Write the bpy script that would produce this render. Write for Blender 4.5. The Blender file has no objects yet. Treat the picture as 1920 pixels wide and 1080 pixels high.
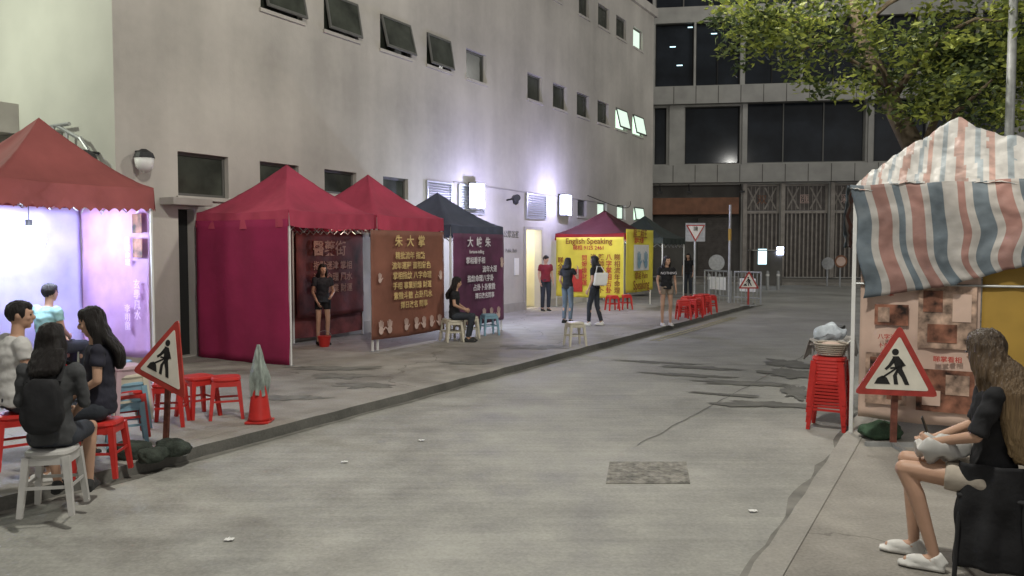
import bpy, bmesh, math, random
from math import sin, cos, pi, radians, atan, atan2, sqrt
from mathutils import Vector, Matrix, noise
random.seed(7)
S=bpy.context.scene; COL=S.collection
V=Vector
SCR=bpy.data.scenes.new('scratch')
def evalmesh(o):
    try:
        for c in list(o.users_collection): c.objects.unlink(o)
        SCR.collection.objects.link(o); vl=SCR.view_layers[0]; vl.update(); dg=vl.depsgraph; dg.update()
        me=bpy.data.meshes.new_from_object(o.evaluated_get(dg)); ok=len(me.vertices)>0
    except Exception: ok=False
    for c in list(o.users_collection): c.objects.unlink(o)
    COL.objects.link(o)
    if not ok:
        dg=bpy.context.evaluated_depsgraph_get(); dg.update(); me=bpy.data.meshes.new_from_object(o.evaluated_get(dg))
    return me
# ------------------------------------------------------------------ frame of the street
H=1.85; F=1500.0; PIT=atan(75/F); PHI=atan(858/F)
U=V((sin(PHI),cos(PHI),0)); N=V((-cos(PHI),sin(PHI),0)); ROT=pi/2-PHI
def ray(px,py):
    x=(px-960)/F; y=(540-py)/F
    return V((x,cos(PIT)+y*sin(PIT),-sin(PIT)+y*cos(PIT)))
def G(px,py,z=0.0):
    d=ray(px,py); k=(z-H)/d.z; return V((d.x*k,d.y*k,z))
def D(px,py,Y):
    d=ray(px,py); k=Y/d.y; return V((d.x*k,Y,H+d.z*k))
def ST(s,t,z=0.0): return U*s+N*t+V((0,0,z))
def onT(px,py,t):
    d=ray(px,py); k=t/d.dot(N); p=d*k; return p.dot(U),H+p.z
def onS(px,py,s):
    d=ray(px,py); k=s/d.dot(U); p=d*k; return p.dot(N),H+p.z
# ------------------------------------------------------------------ materials
def nt(name):
    m=bpy.data.materials.new(name); m.use_nodes=True
    t=m.node_tree; b=t.nodes['Principled BSDF']; return m,t,b
def c4(c): return (c[0],c[1],c[2],1)
def mat(name,col,rough=.7,var=.15,scale=6,bump=0.0,bscale=40,metal=0,trans=0,emit=None,es=0,stretch=(1,1,1),spec=.4):
    m,t,b=nt(name); n=t.nodes; l=t.links
    tc=n.new('ShaderNodeTexCoord'); mp=n.new('ShaderNodeMapping'); mp.inputs['Scale'].default_value=stretch
    l.new(tc.outputs['Object'],mp.inputs['Vector'])
    no=n.new('ShaderNodeTexNoise'); no.inputs['Scale'].default_value=scale; no.inputs['Detail'].default_value=6
    l.new(mp.outputs[0],no.inputs['Vector'])
    cr=n.new('ShaderNodeValToRGB'); cr.color_ramp.elements[0].position=.3; cr.color_ramp.elements[1].position=.7
    cr.color_ramp.elements[0].color=c4([max(0,x*(1-var)) for x in col]); cr.color_ramp.elements[1].color=c4([min(1,x*(1+var)) for x in col])
    l.new(no.outputs['Fac'],cr.inputs['Fac']); l.new(cr.outputs[0],b.inputs['Base Color'])
    b.inputs['Roughness'].default_value=rough; b.inputs['Metallic'].default_value=metal
    b.inputs['Specular IOR Level'].default_value=spec
    if bump>0:
        n2=n.new('ShaderNodeTexNoise'); n2.inputs['Scale'].default_value=bscale; n2.inputs['Detail'].default_value=5
        l.new(mp.outputs[0],n2.inputs['Vector'])
        bp=n.new('ShaderNodeBump'); bp.inputs['Strength'].default_value=bump; bp.inputs['Distance'].default_value=.02
        l.new(n2.outputs['Fac'],bp.inputs['Height']); l.new(bp.outputs[0],b.inputs['Normal'])
    if emit: b.inputs['Emission Color'].default_value=c4(emit); b.inputs['Emission Strength'].default_value=es
    if trans>0:
        tr=n.new('ShaderNodeBsdfTranslucent'); l.new(cr.outputs[0],tr.inputs['Color'])
        mx=n.new('ShaderNodeMixShader'); mx.inputs[0].default_value=trans
        out=n['Material Output']; l.new(b.outputs[0],mx.inputs[1]); l.new(tr.outputs[0],mx.inputs[2]); l.new(mx.outputs[0],out.inputs['Surface'])
    return m
def ground_mat(name,c0,c1,rot=0,streak=(1,1,1),rough=(.6,.9),crack=0.0,sw=.4):
    m,t,b=nt(name); n=t.nodes; l=t.links
    tc=n.new('ShaderNodeTexCoord'); mp=n.new('ShaderNodeMapping'); mp.inputs['Rotation'].default_value=(0,0,rot); mp.inputs['Scale'].default_value=streak
    l.new(tc.outputs['Object'],mp.inputs['Vector'])
    def noi(sc,det,vec,dist=0):
        x=n.new('ShaderNodeTexNoise'); x.inputs['Scale'].default_value=sc; x.inputs['Detail'].default_value=det; x.inputs['Distortion'].default_value=dist
        l.new(vec,x.inputs['Vector']); return x.outputs['Fac']
    def math_(op,a,b_):
        x=n.new('ShaderNodeMath'); x.operation=op
        for i,v in enumerate((a,b_)):
            if isinstance(v,(int,float)): x.inputs[i].default_value=v
            else: l.new(v,x.inputs[i])
        return x.outputs[0]
    big=noi(.4,5,tc.outputs['Object'],.4); mid=noi(2.6,8,tc.outputs['Object'],.1); st=noi(2.4,8,mp.outputs[0],0); fine=noi(45,4,tc.outputs['Object'])
    a=math_('MULTIPLY',big,1.3); a=math_('ADD',a,math_('MULTIPLY',mid,.85)); a=math_('ADD',a,math_('MULTIPLY',st,sw)); a=math_('ADD',a,math_('MULTIPLY',fine,.6))
    a=math_('DIVIDE',a,2.75+sw)
    cr=n.new('ShaderNodeValToRGB'); cr.color_ramp.elements[0].position=.38; cr.color_ramp.elements[1].position=.61
    cr.color_ramp.elements[0].color=c4(c0); cr.color_ramp.elements[1].color=c4(c1)
    l.new(a,cr.inputs['Fac']); last=cr.outputs[0]
    if crack>0:
        vo=n.new('ShaderNodeTexVoronoi'); vo.feature='DISTANCE_TO_EDGE'; vo.inputs['Scale'].default_value=.3
        wv=n.new('ShaderNodeVectorMath'); wv.operation='ADD'
        nc=n.new('ShaderNodeTexNoise'); nc.inputs['Scale'].default_value=1.4; nc.inputs['Detail'].default_value=6; l.new(tc.outputs['Object'],nc.inputs['Vector'])
        l.new(tc.outputs['Object'],wv.inputs[0]); l.new(nc.outputs['Color'],wv.inputs[1]); l.new(wv.outputs[0],vo.inputs['Vector'])
        lt=math_('LESS_THAN',vo.outputs['Distance'],.0035)
        mx=n.new('ShaderNodeMix'); mx.data_type='RGBA'; mx.blend_type='MULTIPLY'
        l.new(math_('MULTIPLY',lt,crack),mx.inputs['Factor']); l.new(last,mx.inputs['A']); mx.inputs['B'].default_value=(.35,.33,.3,1); last=mx.outputs['Result']
    l.new(last,b.inputs['Base Color'])
    rr=n.new('ShaderNodeMapRange'); rr.inputs['From Min'].default_value=.35; rr.inputs['From Max'].default_value=.65; rr.inputs['To Min'].default_value=rough[0]; rr.inputs['To Max'].default_value=rough[1]
    l.new(mid,rr.inputs['Value']); l.new(rr.outputs[0],b.inputs['Roughness'])
    bp=n.new('ShaderNodeBump'); bp.inputs['Strength'].default_value=.3; bp.inputs['Distance'].default_value=.01
    l.new(math_('ADD',math_('MULTIPLY',fine,.6),math_('MULTIPLY',st,.4)),bp.inputs['Height']); l.new(bp.outputs[0],b.inputs['Normal'])
    return m
M={}
M['road']=ground_mat('concrete_road',(.185,.182,.165),(.40,.393,.358),rot=-.12,streak=(.25,5.5,1),sw=.35)
M['pave']=ground_mat('pavement',(.15,.138,.12),(.375,.352,.315),rot=.5,streak=(1,1.6,1),crack=.5)
M['kerb']=ground_mat('kerb',(.19,.18,.16),(.37,.35,.315),streak=(2,2,1))
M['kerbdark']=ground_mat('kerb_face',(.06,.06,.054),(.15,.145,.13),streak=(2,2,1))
M['ground']=ground_mat('ground',(.15,.15,.135),(.25,.24,.22))
M['wet']=mat('wet',(.155,.152,.138),.7,.2,5,.15,20,spec=.15)
M['oil']=mat('grime',(.17,.163,.145),.8,.3,5)
M['joint']=mat('joint',(.14,.137,.122),.8,.2,5)
M['yline']=mat('yellow_line',(.36,.33,.21),.8,.4,12)
M['endwall']=mat('end_wall',(.48,.48,.43),.85,.12,.6,.1,25)
M['plinth']=mat('plinth',(.36,.34,.31),.8,.15,2)
M['glass']=mat('dark_glass',(.05,.055,.045),.22,.5,2)
M['glassb']=mat('night_glass',(.018,.022,.028),.12,.5,.6)
M['litglass']=mat('lit_glass',(.6,.75,.6),.4,.1,2,emit=(.8,1,.86),es=.8)
M['frame']=mat('window_frame',(.14,.14,.13),.5,.1,5,metal=.3)
M['alu']=mat('aluminium',(.45,.46,.46),.4,.1,5,metal=.6)
M['steel']=mat('galvanised',(.38,.39,.39),.45,.15,12,metal=.5)
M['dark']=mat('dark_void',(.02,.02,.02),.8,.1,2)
M['black']=mat('black_plastic',(.02,.02,.022),.5,.2,8)
M['white']=mat('white_plastic',(.72,.72,.70),.45,.06,8)
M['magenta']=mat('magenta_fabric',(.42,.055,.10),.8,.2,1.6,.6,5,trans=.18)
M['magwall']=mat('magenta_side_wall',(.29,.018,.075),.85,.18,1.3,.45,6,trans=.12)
M['maroon']=mat('maroon_fabric',(.29,.08,.075),.8,.2,1.6,.6,5,trans=.07)
M['dmaroon']=mat('dark_maroon_fabric',(.05,.006,.008),.85,.2,1.6,.5,5,trans=.03)
M['navy']=mat('navy_fabric',(.075,.085,.125),.8,.18,1.8,.5,5,trans=.1)
M['redfab']=mat('red_fabric',(.24,.012,.015),.8,.2,1.8,.5,5,trans=.1)
M['blackfab']=mat('black_green_fabric',(.03,.04,.035),.75,.2,1.8,.5,5)
M['purple']=mat('purple_banner',(.56,.34,.62),.6,.3,1.2,.3,8,trans=.2)
M['lilac']=mat('lilac_cloth',(.46,.42,.70),.6,.3,1.2,.3,8,trans=.2)
M['brown']=mat('brown_banner',(.27,.115,.08),.6,.3,1.4,.3,8,trans=.2)
M['plum']=mat('plum_banner',(.12,.038,.085),.6,.5,1.4,.3,8)
M['winebanner']=mat('wine_banner',(.13,.028,.026),.65,.7,2.5,.3,8)
M['yellow']=mat('yellow_banner',(.78,.70,.09),.6,.12,1.5,.3,8,trans=.2)
M['cream_text']=mat('cream_ink',(.60,.44,.19),.6,.25,5)
M['white_text']=mat('white_ink',(.70,.68,.72),.6,.15,5)
M['pink_text']=mat('pink_ink',(.72,.52,.78),.6,.1,5)
M['brown_text']=mat('brown_ink',(.24,.09,.015),.6,.1,5)
M['red_text']=mat('red_ink',(.42,.04,.03),.6,.1,5)
M['palmink']=mat('hand_print_ink',(.58,.43,.38),.6,.2,5)
M['faintink']=mat('faint_ink',(.42,.24,.17),.6,.2,5)
M['tarpw']=mat('tarp_white_shaded',(.50,.475,.45),.6,.3,3,.6,6,trans=.25)  # drape stripes: shade on the hanging front is put into these darker colours
M['tarpr']=mat('tarp_red_shaded',(.34,.19,.165),.6,.4,3,.6,6,trans=.2)
M['tarpb']=mat('tarp_blue_shaded',(.15,.185,.215),.6,.4,3,.6,6,trans=.2)
M['tarptop']=mat('tarp_faded_red_lit',(.56,.38,.33),.5,.4,5,.8,7,trans=.25)  # faded roof stripes, paler than the drape with the lit top painted in
M['tarptopb']=mat('tarp_faded_blue_lit',(.42,.47,.50),.5,.4,5,.8,7,trans=.25)
M['tarptopw']=mat('tarp_top_white_lit',(.68,.66,.63),.5,.2,5,.9,7,trans=.25)
M['poster']=mat('poster_paper',(.60,.44,.36),.6,.2,2,.2,8)
M['posterpic']=mat('poster_picture',(.22,.095,.06),.6,.95,8)
M['posterpic2']=mat('poster_picture_pale',(.36,.25,.19),.6,.85,10)
M['ypanel']=mat('yellow_panel',(.40,.25,.05),.6,.2,2)
M['red']=mat('red_plastic',(.50,.03,.025),.38,.12,8)
M['cream']=mat('cream_plastic',(.56,.52,.42),.45,.12,8)
M['blue']=mat('blue_plastic',(.20,.34,.43),.45,.12,8)
M['paleblue']=mat('pale_blue_cloth',(.50,.55,.60),.7,.3,8,.6,12)
M['grey']=mat('grey_plastic',(.46,.45,.43),.45,.12,8)
M['pinkp']=mat('pale_pink_plastic',(.50,.36,.40),.45,.12,8)
M['signred']=mat('sign_red',(.38,.045,.035),.4,.25,8)
M['signwhite']=mat('sign_white',(.70,.67,.58),.45,.18,4)
M['signblack']=mat('sign_black',(.015,.015,.015),.5,.1,6)
M['rustpost']=mat('rusty_post',(.17,.06,.04),.7,.5,12)
M['bag']=mat('sandbag',(.035,.045,.035),.8,.4,10,.8,30)
M['greenbag']=mat('green_sack',(.04,.08,.045),.7,.4,10,.8,30)
M['plasticbag']=mat('clear_bag',(.27,.31,.28),.3,.5,20,1.0,22,stretch=(1,1,.3))
M['bark']=mat('bark',(.13,.10,.065),.9,.4,6,.9,14,stretch=(1,1,.25))
M['leafa']=mat('leaf_light',(.31,.35,.07),.5,.35,3,trans=.4)
M['leafb']=mat('leaf_mid',(.14,.18,.045),.55,.35,3,trans=.35)
M['leafc']=mat('leaf_dark',(.045,.068,.024),.6,.35,3,trans=.3)
M['conc']=mat('panel_concrete',(.37,.365,.34),.8,.14,1.2,.1,20)
M['concd']=mat('dark_panel',(.12,.115,.105),.8,.2,1.2)
M['orange']=mat('rust_band',(.22,.10,.055),.6,.25,2)
M['shutter']=mat('brown_shutter',(.10,.088,.08),.5,.25,3,metal=.2)
M['shutterl']=mat('brown_rib',(.29,.265,.235),.5,.2,3,metal=.2)
M['lamp']=mat('lamp_lens',(.9,.9,1),.3,.02,3,emit=(.62,.70,1),es=14)
M['bulb']=mat('bulb_glow',(.9,.9,1),.3,.02,3,emit=(.80,.95,1),es=45)
M['warm']=mat('warm_plaster',(.75,.70,.53),.7,.05,3)
M['kiosklit']=mat('kiosk_lit',(.6,.8,.9),.4,.1,3,emit=(.6,.9,1),es=2.0)
M['drain']=mat('drain_iron',(.21,.20,.175),.7,.5,16,.9,18)
M['skin']=mat('skin',(.48,.29,.20),.5,.06,10,.05,80)
M['hair']=mat('black_hair',(.014,.011,.010),.4,.5,30,.7,60,stretch=(6,6,.5))
M['eye']=mat('eye',(.02,.015,.012),.3,.1,5)
def cloth(nm,c,var=.25): M[nm]=mat(nm,c,.85,var,5,.6,9)
for nm,c in dict(grey_knit=(.055,.057,.06),black_cotton=(.014,.014,.016),navy_cotton=(.022,.022,.035),green_shirt=(.30,.52,.50),
    red_cotton=(.20,.02,.03),denim=(.12,.16,.20),beige_cloth=(.42,.37,.31),dark_denim=(.03,.035,.045),shoe_white=(.66,.65,.62),shoe_dark=(.03,.03,.03),tan_shorts=(.28,.22,.17)).items(): cloth(nm,c)
cloth('white_cotton',(.56,.55,.53),.06)
m,t,b=nt('render_wall'); n=t.nodes; l=t.links; tc=n.new('ShaderNodeTexCoord')
def NZ(sc,det,stc,vec):
    mp=n.new('ShaderNodeMapping'); mp.inputs['Scale'].default_value=stc; l.new(vec,mp.inputs[0]); x=n.new('ShaderNodeTexNoise'); x.inputs['Scale'].default_value=sc; x.inputs['Detail'].default_value=det; l.new(mp.outputs[0],x.inputs['Vector']); return x.outputs['Fac']
def MA(op,a,b_):
    x=n.new('ShaderNodeMath'); x.operation=op
    for i,v in enumerate((a,b_)):
        if isinstance(v,(int,float)): x.inputs[i].default_value=v
        else: l.new(v,x.inputs[i])
    return x.outputs[0]
a_=MA('ADD',MA('MULTIPLY',NZ(.3,5,(1,1,1),tc.outputs['Object']),.8),MA('MULTIPLY',NZ(1.3,7,(1.3,1.3,.16),tc.outputs['Object']),.25)); a_=MA('ADD',a_,MA('MULTIPLY',NZ(6,5,(1,1,1),tc.outputs['Object']),.10))
cr=n.new('ShaderNodeValToRGB'); cr.color_ramp.elements[0].position=.42; cr.color_ramp.elements[1].position=.70; cr.color_ramp.elements[0].color=(.355,.335,.305,1); cr.color_ramp.elements[1].color=(.56,.53,.48,1)
l.new(a_,cr.inputs[0]); l.new(cr.outputs[0],b.inputs['Base Color']); b.inputs['Roughness'].default_value=.85
bp=n.new('ShaderNodeBump'); bp.inputs['Strength'].default_value=.15; bp.inputs['Distance'].default_value=.02; l.new(NZ(22,5,(1,1,1),tc.outputs['Object']),bp.inputs['Height']); l.new(bp.outputs[0],b.inputs['Normal'])
M['wall']=m
m,t,b=nt('brown_to_blond_hair'); tc=t.nodes.new('ShaderNodeTexCoord'); sx=t.nodes.new('ShaderNodeSeparateXYZ'); t.links.new(tc.outputs['Object'],sx.inputs[0])
cr=t.nodes.new('ShaderNodeValToRGB'); e=cr.color_ramp.elements.new(.55)
no=t.nodes.new('ShaderNodeTexNoise'); no.inputs['Scale'].default_value=14; no.inputs['Detail'].default_value=4
mp=t.nodes.new('ShaderNodeMapping'); mp.inputs['Scale'].default_value=(8,8,.35); t.links.new(tc.outputs['Object'],mp.inputs[0]); t.links.new(mp.outputs[0],no.inputs['Vector'])
ma=t.nodes.new('ShaderNodeMath'); ma.operation='MULTIPLY_ADD'; ma.inputs[1].default_value=.42; t.links.new(no.outputs['Fac'],ma.inputs[0])
ma2=t.nodes.new('ShaderNodeMath'); ma2.operation='SUBTRACT'; ma2.inputs[1].default_value=.2; t.links.new(sx.outputs['Z'],ma2.inputs[0]); t.links.new(ma2.outputs[0],ma.inputs[2])
mr=t.nodes.new('ShaderNodeMapRange'); mr.inputs['From Min'].default_value=.62; mr.inputs['From Max'].default_value=1.38; t.links.new(ma.outputs[0],mr.inputs['Value'])
cr.color_ramp.elements[0].position=.08; cr.color_ramp.elements[1].position=.5; cr.color_ramp.elements[2].position=.95
cr.color_ramp.elements[0].color=(.34,.235,.12,1); cr.color_ramp.elements[1].color=(.15,.095,.048,1); cr.color_ramp.elements[2].color=(.05,.033,.021,1)
t.links.new(mr.outputs[0],cr.inputs[0]); t.links.new(cr.outputs[0],b.inputs['Base Color']); b.inputs['Roughness'].default_value=.45
bp=t.nodes.new('ShaderNodeBump'); bp.inputs['Strength'].default_value=.9; bp.inputs['Distance'].default_value=.02; t.links.new(no.outputs['Fac'],bp.inputs['Height']); t.links.new(bp.outputs[0],b.inputs['Normal'])
M['ombre']=m
# ------------------------------------------------------------------ mesh builder
MAT={}
def thing(name,label,cat,loc=(0,0,0),rz=0,group=None):
    o=bpy.data.objects.new(name,None); COL.objects.link(o); o.empty_display_size=.2
    o.location=loc; o.rotation_euler=(0,0,rz); o['label']=label; o['category']=cat
    if group: o['group']=group
    MAT[o.name]=Matrix.Translation(V(loc))@Matrix.Rotation(rz,4,'Z'); return o
def tag(o,label,cat,group=None):
    o['label']=label; o['category']=cat
    if group: o['group']=group
    return o
class MB:
    def __init__(s): s.v=[];s.f=[];s.m=[];s.cur=0
    def add(s,vs,fs):
        o=len(s.v); s.v+=[V(v) for v in vs]; s.f+=[tuple(i+o for i in f) for f in fs]; s.m+=[s.cur]*len(fs); return s
    def obox(s,c,a,b,d):
        c=V(c);a=V(a);b=V(b);d=V(d)
        vs=[c+a*i+b*j+d*k for i in(-1,1) for j in(-1,1) for k in(-1,1)]
        return s.add(vs,[(0,1,3,2),(4,6,7,5),(0,4,5,1),(2,3,7,6),(0,2,6,4),(1,5,7,3)])
    def sbox(s,s0,s1,t0,t1,z0,z1):
        return s.obox(ST((s0+s1)/2,(t0+t1)/2,(z0+z1)/2),U*((s1-s0)/2),N*((t1-t0)/2),(0,0,(z1-z0)/2))
    def tube(s,pts,rs,n=8,xd=None,cap=True):
        pts=[V(p) for p in pts]
        if not isinstance(rs,(list,tuple)): rs=[rs]*len(pts)
        rings=[]
        for i,p in enumerate(pts):
            d=(pts[min(i+1,len(pts)-1)]-pts[max(i-1,0)])
            if d.length<1e-6: d=V((0,0,1))
            d.normalize()
            x=V(xd) if xd is not None else (V((1,0,0)) if abs(d.x)<.8 else V((0,1,0)))
            y=d.cross(x); y.normalize(); x=y.cross(d); x.normalize()
            r=rs[i]; rx,ry=(r if isinstance(r,(tuple,list)) else (r,r))
            rings.append([p+x*rx*cos(2*pi*k/n)+y*ry*sin(2*pi*k/n) for k in range(n)])
        vs=[q for r in rings for q in r]; fs=[]
        for i in range(len(pts)-1):
            for k in range(n): fs.append((i*n+k,i*n+(k+1)%n,(i+1)*n+(k+1)%n,(i+1)*n+k))
        if cap: fs+= [tuple(range(n))[::-1],tuple(range((len(pts)-1)*n,len(pts)*n))]
        return s.add(vs,fs)
    def ell(s,c,r,R=None,nu=12,nv=8):
        if not isinstance(r,(tuple,list)): r=(r,r,r)
        vs=[];c=V(c)
        def P(a,b):
            q=V((r[0]*sin(b)*cos(a),r[1]*sin(b)*sin(a),r[2]*cos(b)))
            return c+(R@q if R is not None else q)
        vs.append(P(0,0))
        for j in range(1,nv):
            for i in range(nu): vs.append(P(2*pi*i/nu,pi*j/nv))
        vs.append(P(0,pi)); fs=[]
        for i in range(nu):
            fs.append((0,1+i,1+(i+1)%nu)); e_=1+(nv-2)*nu; fs.append((e_+i,len(vs)-1,e_+(i+1)%nu))
            for j in range(nv-2): a=1+j*nu; fs.append((a+i,a+nu+i,a+nu+(i+1)%nu,a+(i+1)%nu))
        return s.add(vs,fs)
    def cap(s,a,b,ra,rb,n=10):
        s.tube([a,b],[ra,rb],n); s.ell(a,ra,nu=n,nv=6); return s.ell(b,rb,nu=n,nv=6)
    def prism(s,pts,o,x,y,th):
        o=V(o);x=V(x);y=V(y);z=x.cross(y).normalized()*th; k=len(pts)
        vs=[o+x*p[0]+y*p[1] for p in pts]+[o+x*p[0]+y*p[1]+z for p in pts]
        return s.add(vs,[tuple(range(k))[::-1],tuple(range(k,2*k))]+[(i,(i+1)%k,k+(i+1)%k,k+i) for i in range(k)])
    def sheet(s,fn,nu,nv,mf=None):
        vs=[fn(i/nu,j/nv) for j in range(nv+1) for i in range(nu+1)]
        o=len(s.v); s.v+=[V(v) for v in vs]
        for j in range(nv):
            for i in range(nu):
                a=o+j*(nu+1)+i; s.f.append((a,a+1,a+nu+2,a+nu+1)); s.m.append(mf(i,j) if mf else s.cur)
        return s
    def build(s,name,mats,parent=None,smooth=False,bevel=0,thick=0,norm=True,remesh=0,kind=None,smoothit=0):
        if not isinstance(mats,(list,tuple)): mats=[mats]
        W=MAT[parent.name].inverted() if parent is not None else None
        me=bpy.data.meshes.new(name)
        me.from_pydata([tuple(W@v) if W else tuple(v) for v in s.v],[],s.f)
        for m_ in mats: me.materials.append(m_)
        for p,k in zip(me.polygons,s.m): p.material_index=k
        if norm:
            bm=bmesh.new(); bm.from_mesh(me); bmesh.ops.recalc_face_normals(bm,faces=bm.faces); bm.to_mesh(me); bm.free()
        o=bpy.data.objects.new(name,me); COL.objects.link(o)
        if remesh:
            r=o.modifiers.new('r','REMESH'); r.mode='VOXEL'; r.voxel_size=remesh
            if smoothit: q=o.modifiers.new('s','SMOOTH'); q.iterations=smoothit; q.factor=.5
            nm=evalmesh(o); o.modifiers.clear(); o.data=nm; me=nm
            if len(nm.materials)==0: nm.materials.append(mats[0])
            smooth=True
        if smooth:
            for p in me.polygons: p.use_smooth=True
        if bevel: b_=o.modifiers.new('b','BEVEL'); b_.width=bevel; b_.segments=2; b_.limit_method='ANGLE'
        if thick: b_=o.modifiers.new('t','SOLIDIFY'); b_.thickness=thick
        if parent is not None: o.parent=parent; MAT[o.name]=MAT[parent.name]
        else: MAT[o.name]=Matrix.Identity(4)
        if kind: o['kind']=kind
        return o
def text(body,size,o,x,y,m_,parent,name='lettering',ax='CENTER',sp=1.0,bold=0.0):
    cu=bpy.data.curves.new('t','FONT'); cu.body=body; cu.size=size; cu.align_x=ax; cu.align_y='CENTER'; cu.space_line=sp; cu.offset=bold; cu.extrude=.0015; cu.resolution_u=3
    ob=bpy.data.objects.new('t',cu); COL.objects.link(ob)
    me=evalmesh(ob); bpy.data.objects.remove(ob)
    x=V(x).normalized(); y=V(y).normalized(); z=x.cross(y); o=V(o); W=MAT[parent.name].inverted()
    for v in me.vertices: v.co=W@(o+x*v.co.x+y*v.co.y+z*(v.co.z+.005))
    me.materials.clear(); me.materials.append(m_); me.name=name
    ob=bpy.data.objects.new(name,me); COL.objects.link(ob); ob.parent=parent; MAT[ob.name]=MAT[parent.name]; return ob
def dup(root,loc,rz=0,label=None,group=None):
    r=root.copy(); COL.objects.link(r); r.location=loc; r.rotation_euler=(0,0,rz)
    if label: r['label']=label
    if group: r['group']=group
    for ch in list(root.children):
        c=ch.copy(); COL.objects.link(c); c.parent=r
        for g in ch.children: d=g.copy(); COL.objects.link(d); d.parent=c
    return r
Z=V((0,0,1))
def point(nm,p,e_,c,rad=.15):
    L=bpy.data.lights.new(nm,'POINT'); L.energy=e_; L.color=c; L.shadow_soft_size=rad; o=bpy.data.objects.new(nm,L); COL.objects.link(o); o.location=p; return o
# ------------------------------------------------------------------ ground
mb=MB(); mb.add([(-300,-300,-.112),(300,-300,-.112),(300,400,-.112),(-300,400,-.112)],[(0,1,2,3)]); mb.build('ground',M['ground'],kind='structure')
KL=6.19; KR=1.04
def strip(name,pts,z,m_,**k):
    mb=MB(); n_=len(pts); mb.add([ST(a,b,z) for a,b in pts],[tuple(range(n_))]); return mb.build(name,m_,kind='structure',**k)
strip('road',[(-20,KR-.3),(60,KR-.3),(60,KL+.3),(-20,KL+.3)],-.10,M['road'])
strip('cross_road',[(28,-60),(44,-60),(44,60),(28,60)],-.104,M['road'])
def arc(cx,cy,r,a0,a1,n_=10): return [(cx+r*cos(radians(a0+(a1-a0)*i/n_)),cy+r*sin(radians(a0+(a1-a0)*i/n_))) for i in range(n_+1)]
R0=2.2
inner=[(-20,KL+.16),(26.8,KL+.16)]+arc(26.8,KL+.16+R0,R0,-90,0)[1:]+[(29.0,40),(-20,40)]
outer=[(-20,KL),(26.8,KL)]+arc(26.8,KL+R0+.16,R0+.16,-90,0)[1:]+[(29.16,40)]
mb=MB(); k=len(inner); mb.add([ST(a,b,0) for a,b in inner],[tuple(range(k))]); mb.build('pavement_left',M['pave'],kind='structure')
mb=MB(); path=outer; ip=inner[:-1]
P0=[( -20+46.8*i/260,KL) for i in range(260)]+path[1:]; P1=[(-20+46.8*i/260,KL+.16) for i in range(260)]+ip[1:]
def jj(q,a): return (q[0],q[1]+noise.noise(V((q[0]*2.3,a,0)))*.03+noise.noise(V((q[0]*9,a,4)))*.015)
for i in range(len(P0)-1):
    a=jj(P0[i],0);b=jj(P0[i+1],0);c=P1[i+1];d=P1[i]
    mb.cur=0; mb.add([ST(a[0],a[1],.006),ST(b[0],b[1],.006),ST(c[0],c[1],.008),ST(d[0],d[1],.008)],[(0,1,2,3)])
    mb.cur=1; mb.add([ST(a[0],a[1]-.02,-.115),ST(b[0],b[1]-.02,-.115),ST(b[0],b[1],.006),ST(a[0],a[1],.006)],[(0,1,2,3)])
mb.build('kerb_left',[M['kerb'],M['kerbdark']],kind='structure')
inner=[(-20,KR-.16),(24,KR-.16),(24.5,KR-.5),(24.6,-30),(-20,-30)]
mb=MB(); mb.add([ST(a,b,0) for a,b in inner],[(0,1,2,3,4)]); mb.build('pavement_right',M['pave'],kind='structure')
mb=MB()
for i in range(260):
    a=-20+44*i/260; b=a+44/260; na=noise.noise(V((a*2,5,0)))*.025; nb=noise.noise(V((b*2,5,0)))*.025
    mb.cur=0; mb.add([ST(a,KR+na,.006),ST(b,KR+nb,.006),ST(b,KR-.17,.008),ST(a,KR-.17,.008)],[(0,1,2,3)])
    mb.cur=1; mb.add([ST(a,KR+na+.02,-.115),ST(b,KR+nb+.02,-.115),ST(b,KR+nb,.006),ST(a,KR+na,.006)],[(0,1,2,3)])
mb.build('kerb_right',[M['kerb'],M['kerbdark']],kind='structure')
def ragged(name,t0,t1,s0,s1,z,m_,seed,w):
    mb=MB(); n_=200
    for i in range(n_):
        a=s0+(s1-s0)*i/n_; b=s0+(s1-s0)*(i+1)/n_; e0=t1+w*(noise.noise(V((a*1.3,seed,0)))+.5*noise.noise(V((a*5,seed,2)))); e1=t1+w*(noise.noise(V((b*1.3,seed,0)))+.5*noise.noise(V((b*5,seed,2))))
        mb.add([ST(a,t0,z),ST(b,t0,z),ST(b,e1,z),ST(a,e0,z)],[(0,1,2,3)])
    mb.build(name,m_,kind='structure')
ragged('gutter_left',KL,KL-.10,-20,28,-.0965,M['oil'],3,.07)
ragged('gutter_right',KR,KR+.10,-20,24,-.0965,M['oil'],8,.09)
for o_ in (.38,.52): strip('yellow_line',[(16,KL-o_-.07),(22.5,KL-o_-.07),(22.5,KL-o_),(16,KL-o_)],-.092,M['yline'])
def seg(name,p,q,w,z,m_,n_=24,seed=0):
    mb=MB(); d=(q-p).normalized(); n2=V((-d.y,d.x,0)); L=[]
    for i in range(n_+1):
        c=p.lerp(q,i/n_)+n2*noise.noise(V((i*.35,seed,0)))*.04; ww=w*(.4+.9*abs(noise.noise(V((i*.7,seed+9,0)))))
        L.append((c+n2*ww,c-n2*ww))
    for i in range(n_): mb.add([V((L[i][0].x,L[i][0].y,z)),V((L[i][1].x,L[i][1].y,z)),V((L[i+1][1].x,L[i+1][1].y,z)),V((L[i+1][0].x,L[i+1][0].y,z))],[(0,1,2,3)])
    return mb.build(name,m_,kind='structure')
seg('road_joint',G(1195,836,-.1),G(1530,655,-.1),.012,-.094,M['joint'],60,1)
seg('road_joint',G(1120,676,-.1),G(1560,690,-.1),.010,-.0935,M['joint'],60,2)
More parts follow.
